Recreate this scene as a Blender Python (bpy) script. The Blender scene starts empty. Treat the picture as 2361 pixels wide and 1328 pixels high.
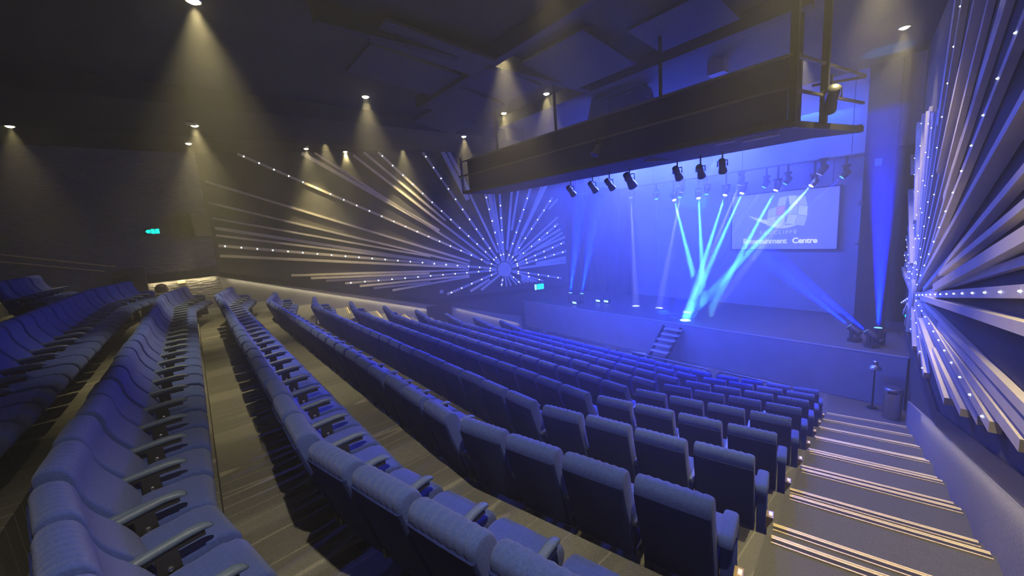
import bpy, bmesh, math, random
from mathutils import Vector, Matrix

random.seed(7)
scene = bpy.context.scene
C = scene.collection
PI = math.pi
ZO = 5.13          # eye height above the front floor; the front floor is z = 0

# ------------------------------------------------------------------ camera
cam_d = bpy.data.cameras.new('camera')
cam_d.sensor_fit = 'HORIZONTAL'
cam_d.sensor_width = 36.0
cam_d.lens = 880.0 / 2361.0 * 36.0
cam_d.clip_start = 0.05
cam_d.clip_end = 200
cam = bpy.data.objects.new('camera', cam_d)
C.objects.link(cam)
R_X = Vector((0.64342892, 0.76157749, -0.07745294))      # image right
R_Y = Vector((0.07339307, -0.16208501, -0.98404365))     # image down
R_Z = Vector((-0.76197945, 0.62747763, -0.16018469))     # view direction
m = Matrix((R_X, -R_Y, -R_Z)).transposed()
cam.matrix_world = Matrix.Translation((0, 0, ZO)) @ m.to_4x4()
scene.camera = cam

# ------------------------------------------------------------------ world, exposure
w = bpy.data.worlds.new('world')
scene.world = w
w.use_nodes = True
w.node_tree.nodes['Background'].inputs[0].default_value = (0.25, 0.25, 0.4, 1)
w.node_tree.nodes['Background'].inputs[1].default_value = 0.0
vs = scene.view_settings
vs.view_transform = 'Standard'
vs.look = 'None'
vs.gamma = 1.0
vs.use_curve_mapping = False
vs.exposure = 0.0
cy = scene.cycles
cy.use_denoising = True
cy.max_bounces = 4
cy.diffuse_bounces = 2
cy.glossy_bounces = 2
cy.volume_bounces = 0
cy.sample_clamp_indirect = 4.0
cy.sample_clamp_direct = 0.0
cy.volume_step_rate = 1.0
cy.use_light_tree = True

WARM = (1.0, 0.82, 0.38)
BLUE = (0.02, 0.05, 1.0)

def light(name, kind, loc, target, energy, color, size=60, blend=0.5, radius=0.05, parent=None, ax=1, ay=1):
    d = bpy.data.lights.new(name, kind)
    d.energy = energy
    d.color = color
    if kind == 'SPOT':
        d.spot_size = math.radians(size); d.spot_blend = blend; d.shadow_soft_size = radius
    elif kind == 'AREA':
        d.shape = 'RECTANGLE'; d.size = ax; d.size_y = ay
    else:
        d.shadow_soft_size = radius
    o = bpy.data.objects.new(name, d)
    C.objects.link(o)
    o.location = loc
    v = Vector(target) - Vector(loc)
    o.rotation_euler = v.to_track_quat('-Z', 'Y').to_euler()
    if parent is not None:
        o.parent = parent
        o.matrix_parent_inverse = parent.matrix_world.inverted() if False else Matrix.Translation(-parent.location)
    return o

# large blue area lights added to fill the stage, without any fixture
light('stage_fill', 'AREA', (-6.8, 14.4, 8.3), (-6.8, 15.6, 1.3), 340, (0.035, 0.12, 1.0), ax=9, ay=0.4)
light('stage_fill_back', 'AREA', (-6.5, 15.9, 7.9), (-6.8, 13.6, 1.3), 240, (0.03, 0.11, 1.0), ax=8, ay=0.3)
light('front_fill', 'AREA', (-6.8, 9.4, 6.2), (-7.0, 14.0, 1.3), 1600, (0.04, 0.085, 1.0), ax=8, ay=0.4)
# added blue fill over the stalls and their haze, without any fixture
for x_ in (-9.0, -7.0, -5.2):
    light('audience_fill', 'SPOT', (x_, 14.9, 8.2), (x_ * 0.9, 5.5, 2.0), 9000, (0.08, 0.11, 1.0), size=64, blend=0.9, radius=0.25)
light('audience_fill_low', 'AREA', (-7.0, 15.4, 6.9), (-2.5, 5.0, 4.0), 1000, (0.04, 0.075, 1.0), ax=8, ay=0.3)

# ------------------------------------------------------------------ materials
def mat(name, col, rough=0.7, metal=0.0, var=0.0, vscale=20.0, bump=0.0, bscale=200.0, spec=0.5, emit=None, estr=0.0, coord='Object', sheen=0.0):
    m = bpy.data.materials.new(name)
    m.use_nodes = True
    nt = m.node_tree
    b = nt.nodes['Principled BSDF']
    b.inputs['Base Color'].default_value = (*col, 1)
    b.inputs['Roughness'].default_value = rough
    b.inputs['Metallic'].default_value = metal
    b.inputs['Specular IOR Level'].default_value = spec
    if sheen:
        b.inputs['Sheen Weight'].default_value = sheen
    if emit:
        m.cycles.emission_sampling = 'NONE'
        b.inputs['Emission Color'].default_value = (*emit, 1)
        b.inputs['Emission Strength'].default_value = estr
    if var or bump:
        tc = nt.nodes.new('ShaderNodeTexCoord')
    if var:
        n = nt.nodes.new('ShaderNodeTexNoise')
        n.inputs['Scale'].default_value = vscale
        n.inputs['Detail'].default_value = 4
        nt.links.new(tc.outputs[coord], n.inputs['Vector'])
        r = nt.nodes.new('ShaderNodeMapRange')
        r.inputs[1].default_value = 0.25; r.inputs[2].default_value = 0.75
        r.inputs[3].default_value = 1 - var; r.inputs[4].default_value = 1 + var
        nt.links.new(n.outputs['Fac'], r.inputs[0])
        mx = nt.nodes.new('ShaderNodeVectorMath'); mx.operation = 'SCALE'
        mx.inputs[0].default_value = col
        nt.links.new(r.outputs[0], mx.inputs['Scale'])
        nt.links.new(mx.outputs[0], b.inputs['Base Color'])
    if bump:
        n2 = nt.nodes.new('ShaderNodeTexNoise')
        n2.inputs['Scale'].default_value = bscale
        n2.inputs['Detail'].default_value = 3
        nt.links.new(tc.outputs[coord], n2.inputs['Vector'])
        bp = nt.nodes.new('ShaderNodeBump')
        bp.inputs['Strength'].default_value = bump
        bp.inputs['Distance'].default_value = 0.01
        nt.links.new(n2.outputs['Fac'], bp.inputs['Height'])
        nt.links.new(bp.outputs[0], b.inputs['Normal'])
    return m

FABRIC = mat('blue_wool', (0.052, 0.088, 0.37), 0.95, var=0.22, vscale=90, bump=0.5, bscale=350, spec=0.15, sheen=0.15)
FABRIC_D = mat('blue_wool_back', (0.046, 0.078, 0.34), 0.95, var=0.2, vscale=90, bump=0.5, bscale=350, spec=0.15)
FABRIC_R = mat('blue_wool_shaded', (0.016, 0.026, 0.15), 0.95, var=0.2, vscale=90, bump=0.5, bscale=350, spec=0.1)  # same blue wool, darkened to put the shade on seat rears into colour
ARM = mat('dark_vinyl', (0.10, 0.14, 0.25), 0.45, var=0.15, vscale=60, bump=0.2, bscale=250)
BLACK = mat('black_metal', (0.02, 0.02, 0.025), 0.45)
STEELM = mat('zinc_bolt', (0.5, 0.5, 0.5), 0.35, metal=1.0)
CHROME = mat('satin_steel', (0.55, 0.55, 0.56), 0.3, metal=1.0)
BRASS = mat('gold_anodised', (1.0, 0.82, 0.42), 0.4, metal=0.1, var=0.1, vscale=40)
BRASSLAMP = mat('brass_plate', (0.55, 0.42, 0.18), 0.4, metal=0.8)
GRIP = mat('carborundum', (0.05, 0.045, 0.04), 0.9, var=0.3, vscale=300)
SLAT = mat('pale_timber', (0.78, 0.71, 0.57), 0.5, var=0.08, vscale=4)
DARKWALL = mat('charcoal_paint', (0.085, 0.082, 0.078), 0.8, var=0.12, vscale=2, bump=0.2, bscale=60)
BLACKWALL = mat('black_drape', (0.02, 0.02, 0.024), 0.9, var=0.2, vscale=3)
CEIL = mat('ceiling_paint', (0.045, 0.043, 0.042), 0.85, var=0.15, vscale=1.2)
CEILP = mat('ceiling_panel', (0.08, 0.078, 0.085), 0.8, var=0.1, vscale=1.2)
BANDM = mat('black_laminate', (0.03, 0.03, 0.034), 0.28, var=0.3, vscale=1.5)
LINING = mat('wall_carpet', (0.30, 0.29, 0.27), 0.95, var=0.25, vscale=60, bump=0.6, bscale=180)
STAGEF = mat('stage_floor', (0.10, 0.10, 0.12), 0.45, var=0.2, vscale=1.5)
STAGEFRONT = mat('stage_fascia', (0.10, 0.10, 0.12), 0.6, var=0.15, vscale=1.5)
CYC = mat('grey_drape', (0.35, 0.36, 0.40), 0.9, var=0.1, vscale=1.0)
LENSW = mat('downlight_lens', (1, 0.9, 0.7), 0.4, emit=(1.0, 0.86, 0.50), estr=60)
LED = mat('white_led', (0.9, 0.95, 1), 0.4, emit=(0.72, 0.86, 1.0), estr=9)
EXITG = mat('exit_green', (0.0, 0.6, 0.45), 0.4, emit=(0.0, 0.85, 0.72), estr=1.6)
EXITW = mat('exit_pale', (0.7, 1, 0.95), 0.4, emit=(0.4, 1.0, 0.9), estr=1.6)
WHITEP = mat('white_panel', (0.7, 0.7, 0.72), 0.5)

def carpet_mat(name, base, light_col, sx, rot, thin=0.45):
    m = bpy.data.materials.new(name); m.use_nodes = True
    nt = m.node_tree; b = nt.nodes['Principled BSDF']
    b.inputs['Roughness'].default_value = 0.97
    b.inputs['Specular IOR Level'].default_value = 0.1
    L = nt.links
    tc = nt.nodes.new('ShaderNodeTexCoord')
    mp = nt.nodes.new('ShaderNodeMapping'); mp.inputs['Rotation'].default_value = (0, 0, rot)
    mp.inputs['Scale'].default_value = (sx, 0.12, 0.0)
    L.new(tc.outputs['Object'], mp.inputs['Vector'])
    n = nt.nodes.new('ShaderNodeTexNoise'); n.inputs['Scale'].default_value = 1.0; n.inputs['Detail'].default_value = 2.5
    L.new(mp.outputs[0], n.inputs['Vector'])
    r1 = nt.nodes.new('ShaderNodeMapRange'); r1.inputs[1].default_value = 0.52; r1.inputs[2].default_value = 0.56
    r1.inputs[3].default_value = 0.0; r1.inputs[4].default_value = 1.0
    L.new(n.outputs['Fac'], r1.inputs[0])
    # thin pale lines woven at a slant
    mp2 = nt.nodes.new('ShaderNodeMapping'); mp2.inputs['Rotation'].default_value = (0, 0, rot + 0.05)
    mp2.inputs['Scale'].default_value = (1.0, 0.05, 0.0)
    L.new(tc.outputs['Object'], mp2.inputs['Vector'])
    n3 = nt.nodes.new('ShaderNodeTexNoise'); n3.inputs['Scale'].default_value = 1.3; n3.inputs['Detail'].default_value = 1.0
    L.new(mp2.outputs[0], n3.inputs['Vector'])
    wv = nt.nodes.new('ShaderNodeMath'); wv.operation = 'PINGPONG'; wv.inputs[1].default_value = 0.06
    L.new(n3.outputs['Fac'], wv.inputs[0])
    r2 = nt.nodes.new('ShaderNodeMapRange'); r2.inputs[1].default_value = 0.0035; r2.inputs[2].default_value = 0.0015
    r2.inputs[3].default_value = 0.0; r2.inputs[4].default_value = 1.0
    L.new(wv.outputs[0], r2.inputs[0])
    fine = nt.nodes.new('ShaderNodeTexNoise'); fine.inputs['Scale'].default_value = 120; fine.inputs['Detail'].default_value = 3
    L.new(tc.outputs['Object'], fine.inputs['Vector'])
    m1 = nt.nodes.new('ShaderNodeMix'); m1.data_type = 'RGBA'
    m1.inputs[6].default_value = (*base, 1); m1.inputs[7].default_value = (*[c * 1.35 for c in base], 1)
    
    m2 = nt.nodes.new('ShaderNodeMix'); m2.data_type = 'RGBA'
    sx_ = nt.nodes.new('ShaderNodeSeparateXYZ'); L.new(tc.outputs['Object'], sx_.inputs[0])
    ln = nt.nodes.new('ShaderNodeMath'); ln.operation = 'MULTIPLY_ADD'; ln.inputs[1].default_value = 0.134
    L.new(sx_.outputs['Y'], ln.inputs[0]); L.new(sx_.outputs['X'], ln.inputs[2])
    msk = nt.nodes.new('ShaderNodeMath'); msk.operation = 'LESS_THAN'; msk.inputs[1].default_value = -0.46
    L.new(ln.outputs[0], msk.inputs[0])
    mul0 = nt.nodes.new('ShaderNodeMath'); mul0.operation = 'MULTIPLY'; mul0.inputs[1].default_value = thin
    L.new(msk.outputs[0], mul0.inputs[0])
    mul = nt.nodes.new('ShaderNodeMath'); mul.operation = 'MULTIPLY'
    L.new(mul0.outputs[0], mul.inputs[1])
    mq = nt.nodes.new('ShaderNodeMath'); mq.operation = 'MULTIPLY'; L.new(msk.outputs[0], mq.inputs[0]); L.new(r1.outputs[0], mq.inputs[1])
    L.new(r2.outputs[0], mul.inputs[0]); L.new(mul.outputs[0], m2.inputs[0])
    L.new(mq.outputs[0], m1.inputs[0])
    L.new(m1.outputs[2], m2.inputs[6]); m2.inputs[7].default_value = (*light_col, 1)
    r3 = nt.nodes.new('ShaderNodeMapRange'); r3.inputs[1].default_value = 0.25; r3.inputs[2].default_value = 0.75
    r3.inputs[3].default_value = 0.7; r3.inputs[4].default_value = 1.3
    L.new(fine.outputs['Fac'], r3.inputs[0])
    sc = nt.nodes.new('ShaderNodeVectorMath'); sc.operation = 'SCALE'
    L.new(m2.outputs[2], sc.inputs[0]); L.new(r3.outputs[0], sc.inputs['Scale'])
    L.new(sc.outputs[0], b.inputs['Base Color'])
    bp = nt.nodes.new('ShaderNodeBump'); bp.inputs['Strength'].default_value = 0.4; bp.inputs['Distance'].default_value = 0.01
    L.new(fine.outputs['Fac'], bp.inputs['Height']); L.new(bp.outputs[0], b.inputs['Normal'])
    return m
CARPET = carpet_mat('stall_carpet', (0.125, 0.125, 0.125), (0.55, 0.52, 0.45), 1.3, 0.0, 0.28)

def stone_mat():
    m = bpy.data.materials.new('split_stone'); m.use_nodes = True
    nt = m.node_tree; b = nt.nodes['Principled BSDF']; L = nt.links
    b.inputs['Roughness'].default_value = 0.9
    tc = nt.nodes.new('ShaderNodeTexCoord')
    mp = nt.nodes.new('ShaderNodeMapping'); mp.inputs['Scale'].default_value = (2.2, 2.2, 9.0)
    L.new(tc.outputs['Object'], mp.inputs['Vector'])
    v = nt.nodes.new('ShaderNodeTexVoronoi'); v.inputs['Scale'].default_value = 1.4
    L.new(mp.outputs[0], v.inputs['Vector'])
    n = nt.nodes.new('ShaderNodeTexNoise'); n.inputs['Scale'].default_value = 3.0; n.inputs['Detail'].default_value = 6
    L.new(mp.outputs[0], n.inputs['Vector'])
    r = nt.nodes.new('ShaderNodeValToRGB')
    r.color_ramp.elements[0].color = (0.14, 0.13, 0.115, 1); r.color_ramp.elements[1].color = (0.36, 0.34, 0.30, 1)
    L.new(n.outputs['Fac'], r.inputs[0]); L.new(r.outputs[0], b.inputs['Base Color'])
    ad = nt.nodes.new('ShaderNodeMath'); ad.operation = 'ADD'
    L.new(v.outputs['Distance'], ad.inputs[0]); L.new(n.outputs['Fac'], ad.inputs[1])
    bp = nt.nodes.new('ShaderNodeBump'); bp.inputs['Strength'].default_value = 1.0; bp.inputs['Distance'].default_value = 0.06
    L.new(ad.outputs[0], bp.inputs['Height']); L.new(bp.outputs[0], b.inputs['Normal'])
    return m
STONE = stone_mat()

def emis(name, col, s):
    return mat(name, col, 0.4, emit=col, estr=s)

# ------------------------------------------------------------------ mesh helpers
class MB:
    def __init__(self):
        self.v = []; self.f = []
    def add(self, verts, faces):
        o = len(self.v)
        self.v += [tuple(p) for p in verts]
        self.f += [tuple(i + o for i in f) for f in faces]
        return self
    def box(self, c, s, M=None):
        hx, hy, hz = s[0] / 2, s[1] / 2, s[2] / 2
        vs_ = [Vector((x * hx, y * hy, z * hz)) for z in (-1, 1) for y in (-1, 1) for x in (-1, 1)]
        if M is not None:
            vs_ = [M @ p for p in vs_]
        vs_ = [p + Vector(c) for p in vs_]
        return self.add(vs_, [(0, 2, 3, 1), (4, 5, 7, 6), (0, 1, 5, 4), (2, 6, 7, 3), (0, 4, 6, 2), (1, 3, 7, 5)])
    def prism(self, poly, z0, z1):
        n = len(poly)
        a = sum(poly[i][0] * poly[(i + 1) % n][1] - poly[(i + 1) % n][0] * poly[i][1] for i in range(n))
        if a < 0: poly = poly[::-1]
        vs_ = [(p[0], p[1], z0) for p in poly] + [(p[0], p[1], z1) for p in poly]
        fs = [tuple(range(n - 1, -1, -1)), tuple(range(n, 2 * n))]
        fs += [(i, (i + 1) % n, n + (i + 1) % n, n + i) for i in range(n)]
        return self.add(vs_, fs)
    def bar(self, p, q, w_, h_, up=(0, 0, 1)):
        p, q = Vector(p), Vector(q); d = (q - p).normalized(); u = Vector(up)
        s = d.cross(u).normalized(); u = s.cross(d).normalized()
        vs_ = []
        for e in (p, q):
            for a, b_ in ((-1, -1), (1, -1), (1, 1), (-1, 1)):
                vs_.append(e + s * (a * w_ / 2) + u * (b_ * h_ / 2))
        return self.add(vs_, [(0, 1, 2, 3), (7, 6, 5, 4), (0, 4, 5, 1), (1, 5, 6, 2), (2, 6, 7, 3), (3, 7, 4, 0)])
    def tube(self, path, r, n=10, cap=True):
        path = [Vector(p) for p in path]; rings = []
        prev = None
        for i, p in enumerate(path):
            d = (path[min(i + 1, len(path) - 1)] - path[max(i - 1, 0)]).normalized()
            if prev is None:
                a = d.cross(Vector((0, 0, 1)))
                if a.length < 1e-3: a = d.cross(Vector((1, 0, 0)))
                a.normalize()
            else:
                a = (prev - d * prev.dot(d)).normalized()
            prev = a; b_ = d.cross(a)
            rr = r[i] if isinstance(r, (list, tuple)) else r
            rings.append([p + (a * math.cos(t) + b_ * math.sin(t)) * rr for t in [2 * PI * k / n for k in range(n)]])
        vs_ = [q for g in rings for q in g]; fs = []
        for i in range(len(rings) - 1):
            for k in range(n):
                fs.append((i * n + k, i * n + (k + 1) % n, (i + 1) * n + (k + 1) % n, (i + 1) * n + k))
        if cap:
            fs.append(tuple(range(n - 1, -1, -1))); fs.append(tuple((len(rings) - 1) * n + k for k in range(n)))
        return self.add(vs_, fs)
    def lathe(self, prof, c=(0, 0, 0), n=24, M=None):
        vs_ = []
        for r, z in prof:
            for k in range(n):
                t = 2 * PI * k / n
                p = Vector((r * math.cos(t), r * math.sin(t), z))
                if M is not None: p = M @ p
                vs_.append(p + Vector(c))
        fs = []
        for i in range(len(prof) - 1):
            for k in range(n):
                fs.append((i * n + k, i * n + (k + 1) % n, (i + 1) * n + (k + 1) % n, (i + 1) * n + k))
        fs.append(tuple(range(n - 1, -1, -1))); fs.append(tuple((len(prof) - 1) * n + k for k in range(n)))
        return self.add(vs_, fs)
    def loft(self, secs):
        n = len(secs[0]); vs_ = [p for s in secs for p in s]; fs = []
        for i in range(len(secs) - 1):
            for k in range(n):
                fs.append((i * n + k, i * n + (k + 1) % n, (i + 1) * n + (k + 1) % n, (i + 1) * n + k))
        fs.append(tuple(range(n - 1, -1, -1))); fs.append(tuple((len(secs) - 1) * n + k for k in range(n)))
        return self.add(vs_, fs)
    def mesh(self, name, mt, smooth=None):
        me = bpy.data.meshes.new(name)
        me.from_pydata(self.v, [], self.f)
        bm = bmesh.new(); bm.from_mesh(me)
        bmesh.ops.recalc_face_normals(bm, faces=bm.faces)
        bm.to_mesh(me); bm.free()
        me.materials.append(mt)
        if smooth is not None:
            for p in me.polygons: p.use_smooth = True
            me.set_sharp_from_angle(angle=math.radians(smooth))
        return me
    def obj(self, name, mt, parent=None, smooth=None, origin=None):
        if origin is not None:
            o3 = Vector(origin); self.v = [tuple(Vector(p) - o3) for p in self.v]
        o = bpy.data.objects.new(name, self.mesh(name, mt, smooth))
        C.objects.link(o)
        if origin is not None: o.location = origin
        if parent is not None: o.parent = parent
        return o

def thing(name, label, cat, loc=(0, 0, 0), rotz=0.0, group=None):
    o = bpy.data.objects.new(name, None); C.objects.link(o)
    o.empty_display_size = 0.2
    o.location = loc; o.rotation_euler = (0, 0, rotz)
    o['label'] = label; o['category'] = cat
    if group: o['group'] = group
    return o
def tag(o, label, cat, group=None):
    o['label'] = label; o['category'] = cat
    if group: o['group'] = group
    return o
def struct(o):
    o['kind'] = 'structure'; return o
def inst(name, me, parent, loc=(0, 0, 0), rot=(0, 0, 0)):
    o = bpy.data.objects.new(name, me); C.objects.link(o); o.parent = parent
    o.location = loc; o.rotation_euler = rot; return o

# ------------------------------------------------------------------ setting: floor terraces
def xl(y): return -18.9 if y < 0.73 else -18.9 + (y - 0.73) * 0.38283
def xr(y): return 0.368 - 0.1322 * (y - 4.563)
TH = math.radians(13.3); CT, ST = math.cos(TH), math.sin(TH)
def straight_n(k): return 21 - k
def kinks(k):
    """right and left kink of row k at the line of the back tops"""
    r_ = -2.79 - 0.145 * k
    return r_, r_ - 0.08 - 0.5 * straight_n(k)
def row_y(k): return 1.49 + 1.11 * k
def row_z(k): return ZO - 2.597 - 0.338 * k
def front_edge(k, extra=0.0):
    r_, l_ = kinks(k)
    nx, ny = -0.8415 - 0.149 * k, 3.158 + 1.11 * k
    nx, ny = nx - ST * extra, ny + CT * extra
    xf = r_ - 0.03; yk = ny - (nx - xf) * ST / CT
    # right wall end
    t = 0.0
    for i in range(40):
        t = (xr(ny + t * ST) - nx) / CT
    pr = (nx + t * CT, ny + t * ST)
    xlf = l_ + 0.14
    t2 = 0.0
    for i in range(60):
        t2 = (xlf - xl(yk + t2 * ST)) / CT
    pl = (xlf - t2 * CT, yk + t2 * ST)
    return [pl, (xlf, yk), (xf, yk), pr], (nx, ny)
YB = -9.0
def terrace(edge, z, z0):
    poly = [(-18.9, YB), (xr(YB), YB), edge[-1]] + [edge[2], edge[1], edge[0]] + [(-18.9, 0.73)]
    return struct(MB().prism(poly, z0, z).obj('floor_terrace', CARPET))
fl = MB().prism([(-18.9, YB), (xr(YB), YB), (xr(15.4), 15.4), (xl(15.4), 15.4), (-18.9, 0.73)], -0.3, 0.0).obj('floor', CARPET)
struct(fl)
for k in range(-1, 8):
    e, _ = front_edge(k)
    terrace(e, row_z(k), -0.1)
# half steps: in the right aisle and in the left aisle
for k in range(-1, 7):
    nx, ny = front_edge(k)[1]
    nr = front_edge(k)[0][3]
    e2, n2 = front_edge(k, 0.37)
    z = row_z(k)
    struct(MB().prism([(nx, ny), (n2[0], n2[1]), e2[3], nr], z - 0.45, z - 0.169).obj('floor_step', CARPET))
    le = front_edge(k)[0][0]; e3 = front_edge(k, 0.37)[0][0]
    a = (le[0] + 1.9 * CT, le[1] - 1.9 * ST); b2 = (a[0] + ST * 0.37, a[1] + CT * 0.37)
    struct(MB().prism([le, a, b2, e3], z - 0.45, z - 0.169).obj('floor_step', CARPET))
# raised rows behind the cross walkway
ZR = [ZO - 2.09, ZO - 1.66, ZO - 1.30, ZO - 0.95]
YR = [-0.14, -1.20, -2.45, -3.9]
struct(MB().prism([(-18.9, YB), (xr(YB), YB), (xr(-0.14), -0.14), (-18.9, -0.14)], 2.0, ZR[0]).obj('floor_terrace', CARPET))
for i in (1, 2, 3):
    struct(MB().prism([(-17.0, YB), (xr(YB), YB), (xr(YR[i]), YR[i]), (-17.0, YR[i])], 2.0, ZR[i]).obj('floor_terrace', CARPET))

# ------------------------------------------------------------------ setting: walls, ceiling
ZC = ZO + 3.6
LW0, LW1 = Vector((-18.9, 0.73)), Vector((xl(15.4), 15.4))
LD = (LW1 - LW0).normalized(); LN = Vector((LD.y, -LD.x))      # into the room
RW0, RW1 = Vector((xr(YB), YB)), Vector((xr(15.4), 15.4))
RD = (RW1 - RW0).normalized(); RN = Vector((-RD.y, RD.x))
def wall_slab(name, p, q, nrm, z0, z1, mt, th=0.25):
    a, b_ = Vector(p), Vector(q); n = Vector(nrm) * th
    return struct(MB().prism([tuple(a), tuple(b_), tuple(b_ - n), tuple(a - n)], z0, z1).obj(name, mt))
wall_slab('wall_left', LW0, LW1, LN, -0.3, ZC + 0.3, DARKWALL)
wall_slab('wall_right', RW0, RW1, RN, -0.3, ZC + 0.3, DARKWALL)
wall_slab('wall_left_rear', (-18.9, YB), (-18.9, 0.75), (1, 0), -0.3, ZC + 0.3, STONE)
wall_slab('wall_rear', (-19.1, YB), (xr(YB) + 0.2, YB), (0, 1), -0.3, ZC + 0.3, DARKWALL)
struct(MB().prism([(-19.2, YB - .2), (2.6, YB - .2), (0.5, 15.4), (-14.5, 15.4), (-19.2, 0.73)], ZC, ZC + 0.3).obj('ceiling', CEIL))

# sloped carpet lining, black laminate band, above it the dark wall
def lining_prism(name, pts, nrm2, th, mt):
    """pts: (x, y, z) outline on the wall face, pushed th into the room"""
    n3 = Vector((nrm2[0], nrm2[1], 0)) * th
    n = len(pts); v_ = [Vector(p) for p in pts] + [Vector(p) + n3 for p in pts]
    fs = [tuple(range(n)), tuple(range(2 * n - 1, n - 1, -1))] + [(i, (i + 1) % n, n + (i + 1) % n, n + i) for i in range(n)]
    return struct(MB().add(v_, fs).obj(name, mt))
def rp(y, z): return (xr(y), y, z)
def rtop(y): return ZO - 2.29 - 0.308 * (y - 4.338)
lining_prism('trim_1', [rp(-1.5, 2.2), rp(-1.5, rtop(-1.5)), rp(11.95, rtop(11.95)), rp(11.95, 0.0), rp(4, 0.0)], RN, 0.04, LINING)
lining_prism('trim_2', [rp(-1.5, rtop(-1.5)), rp(-1.5, rtop(-1.5) + 0.19), rp(8.03, ZO - 3.19), rp(15.3, ZO - 3.19), rp(15.3, ZO - 3.40), rp(8.03, rtop(8.03))], RN, 0.03, BANDM)
def lp(y, z): return (xl(y), y, z)
def ltop(y): return 4.04 - 0.334 * (y - 0.78)
lining_prism('trim_3', [lp(0.75, 2.4), lp(0.75, ltop(0.75)), lp(12.34, 0.56), lp(12.34, 0.0), lp(4, 0.0)], LN, 0.04, LINING)
lining_prism('trim_4', [lp(0.75, ltop(0.75)), lp(0.75, 4.26), lp(8.26, 2.0), lp(13.31, 1.93), lp(15.3, 1.93), lp(15.3, 1.72), lp(8.26, 1.78)], LN, 0.05, BANDM)
# pier where the band turns level
lining_prism('trim_5', [lp(8.0, 0.3), lp(8.0, 1.72), lp(9.1, 1.72), lp(9.1, 0.3)], LN, 0.05, BANDM)
# band over the stone wall
struct(MB().prism([(-18.9, -2.2), (-18.78, -2.2), (-18.78, 0.74), (-18.9, 0.74)], 4.12, 4.42).obj('trim_6', BANDM))
light('cove_strip', 'AREA', (-18.82, -0.4, 4.1), (-18.86, -0.4, 3.0), 14, (1.0, 0.85, 0.5), ax=2.0, ay=0.06)
for (y0, y1, e) in ((1.0, 8.0, 12), (9.3, 12.2, 3)):
    pa = Vector((xl(y0), y0, ltop(y0) - 0.02 if y0 < 9 else 1.45)); pb = Vector((xl(y1), y1, ltop(y1) - 0.02))
    mid = (pa + pb) / 2 + Vector((LN.x, LN.y, 0)) * 0.12
    lo = light('cove_strip', 'AREA', mid, mid + Vector((-LN.x * 0.25, -LN.y * 0.25, -1)), e, (1.0, 0.88, 0.58), ax=(pb - pa).length, ay=0.05)
    x_ = (pb - pa).normalized(); z_ = Vector((LN.x * 0.3, LN.y * 0.3, 1)).normalized(); y_ = z_.cross(x_).normalized(); z_ = x_.cross(y_)
    lo.matrix_world = Matrix.Translation(mid) @ Matrix((x_, y_, z_)).transposed().to_4x4()

pa = Vector((xr(1.2), 1.2, rtop(1.2))); pb = Vector((xr(9.5), 9.5, rtop(9.5)))
mid = (pa + pb) / 2 + Vector((RN.x, RN.y, 0)) * 0.12
lo = light('cove_strip', 'AREA', mid, mid - Vector((0, 0, 1)), 5, (1.0, 0.88, 0.62), ax=(pb - pa).length, ay=0.05)
x_ = (pb - pa).normalized(); z_ = Vector((RN.x * 0.3, RN.y * 0.3, 1)).normalized(); y_ = z_.cross(x_).normalized(); z_ = x_.cross(y_)
lo.matrix_world = Matrix.Translation(mid) @ Matrix((x_, y_, z_)).transposed().to_4x4()
# soffit along the left of the ceiling, recessed panels, beams
struct(MB().prism([(-14.6, -3.5), (-11.4, -3.5), (-11.4, 10.6), (-14.0, 10.6)], ZC - 0.4, ZC + 0.05).obj('ceiling_soffit', CEIL))
def ceil_panel(x0, x1, y0, y1, drop, tilt, mt=CEILP):
    mb = MB(); z0 = ZC - drop
    mb.box(((x0 + x1) / 2, (y0 + y1) / 2, z0), (x1 - x0, y1 - y0, 0.06), Matrix.Rotation(tilt, 3, 'X'))
    return struct(mb.obj('ceiling_panel', mt))
for (x0, x1, y0, y1, d, t) in [(-8.4, -6.9, 5.5, 7.1, 0.22, -0.12), (-9.9, -8.2, 5.6, 7.0, 0.30, -0.16), (-11.3, -9.9, 5.9, 7.3, 0.3, -0.16),
                               (-6.6, -4.9, 6.2, 8.0, 0.22, -0.14), (-4.4, -2.9, 6.9, 8.1, 0.22, -0.10), (-7.1, -6.3, 3.0, 5.2, 0.25, -0.08),
                               (-8.9, -7.5, 3.2, 5.2, 0.12, -0.10)]:
    ceil_panel(x0, x1, y0, y1, d, t)
for (x0, x1, y0, y1) in [(-9.8, -2.0, 5.25, 5.45), (-10.5, -2.0, 8.6, 8.85), (-6.75, -6.6, 2.0, 8.6)]:
    struct(MB().prism([(x0, y0), (x1, y0), (x1, y1), (x0, y1)], ZC - 0.32, ZC + 0.02).obj('ceiling_beam', CEIL))

# ------------------------------------------------------------------ stage house
ZS = 1.34
sx0, sx1 = -15.6, 0.6
struct(MB().prism([(xl(12.57) , 12.57), (xr(12.57), 12.57), (xr(15.4), 15.4), (sx1, 15.4), (sx1, 17.4), (sx0, 17.4), (sx0, 15.4), (xl(15.4), 15.4)], 0.0, ZS).obj('floor_stage', STAGEF))
struct(MB().box(((xl(12.5) + xr(12.5)) / 2, 12.545, 0.65), (xr(12.5) - xl(12.5) - 0.1, 0.03, 1.28)).obj('wall_stage_front', mat('stage_fascia_lightened', (0.34, 0.34, 0.36), 0.85, var=0.1, vscale=2)))  # added slab, its colour lightened to stand in for lit haze before it
struct(MB().box(((xl(12.5) + xr(12.5)) / 2, 12.545, ZS - 0.02), (xr(12.5) - xl(12.5) - 0.06, 0.035, 0.04)).obj('trim_7', mat('stage_edge_strip', (0.42, 0.42, 0.45), 0.4)))
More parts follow.
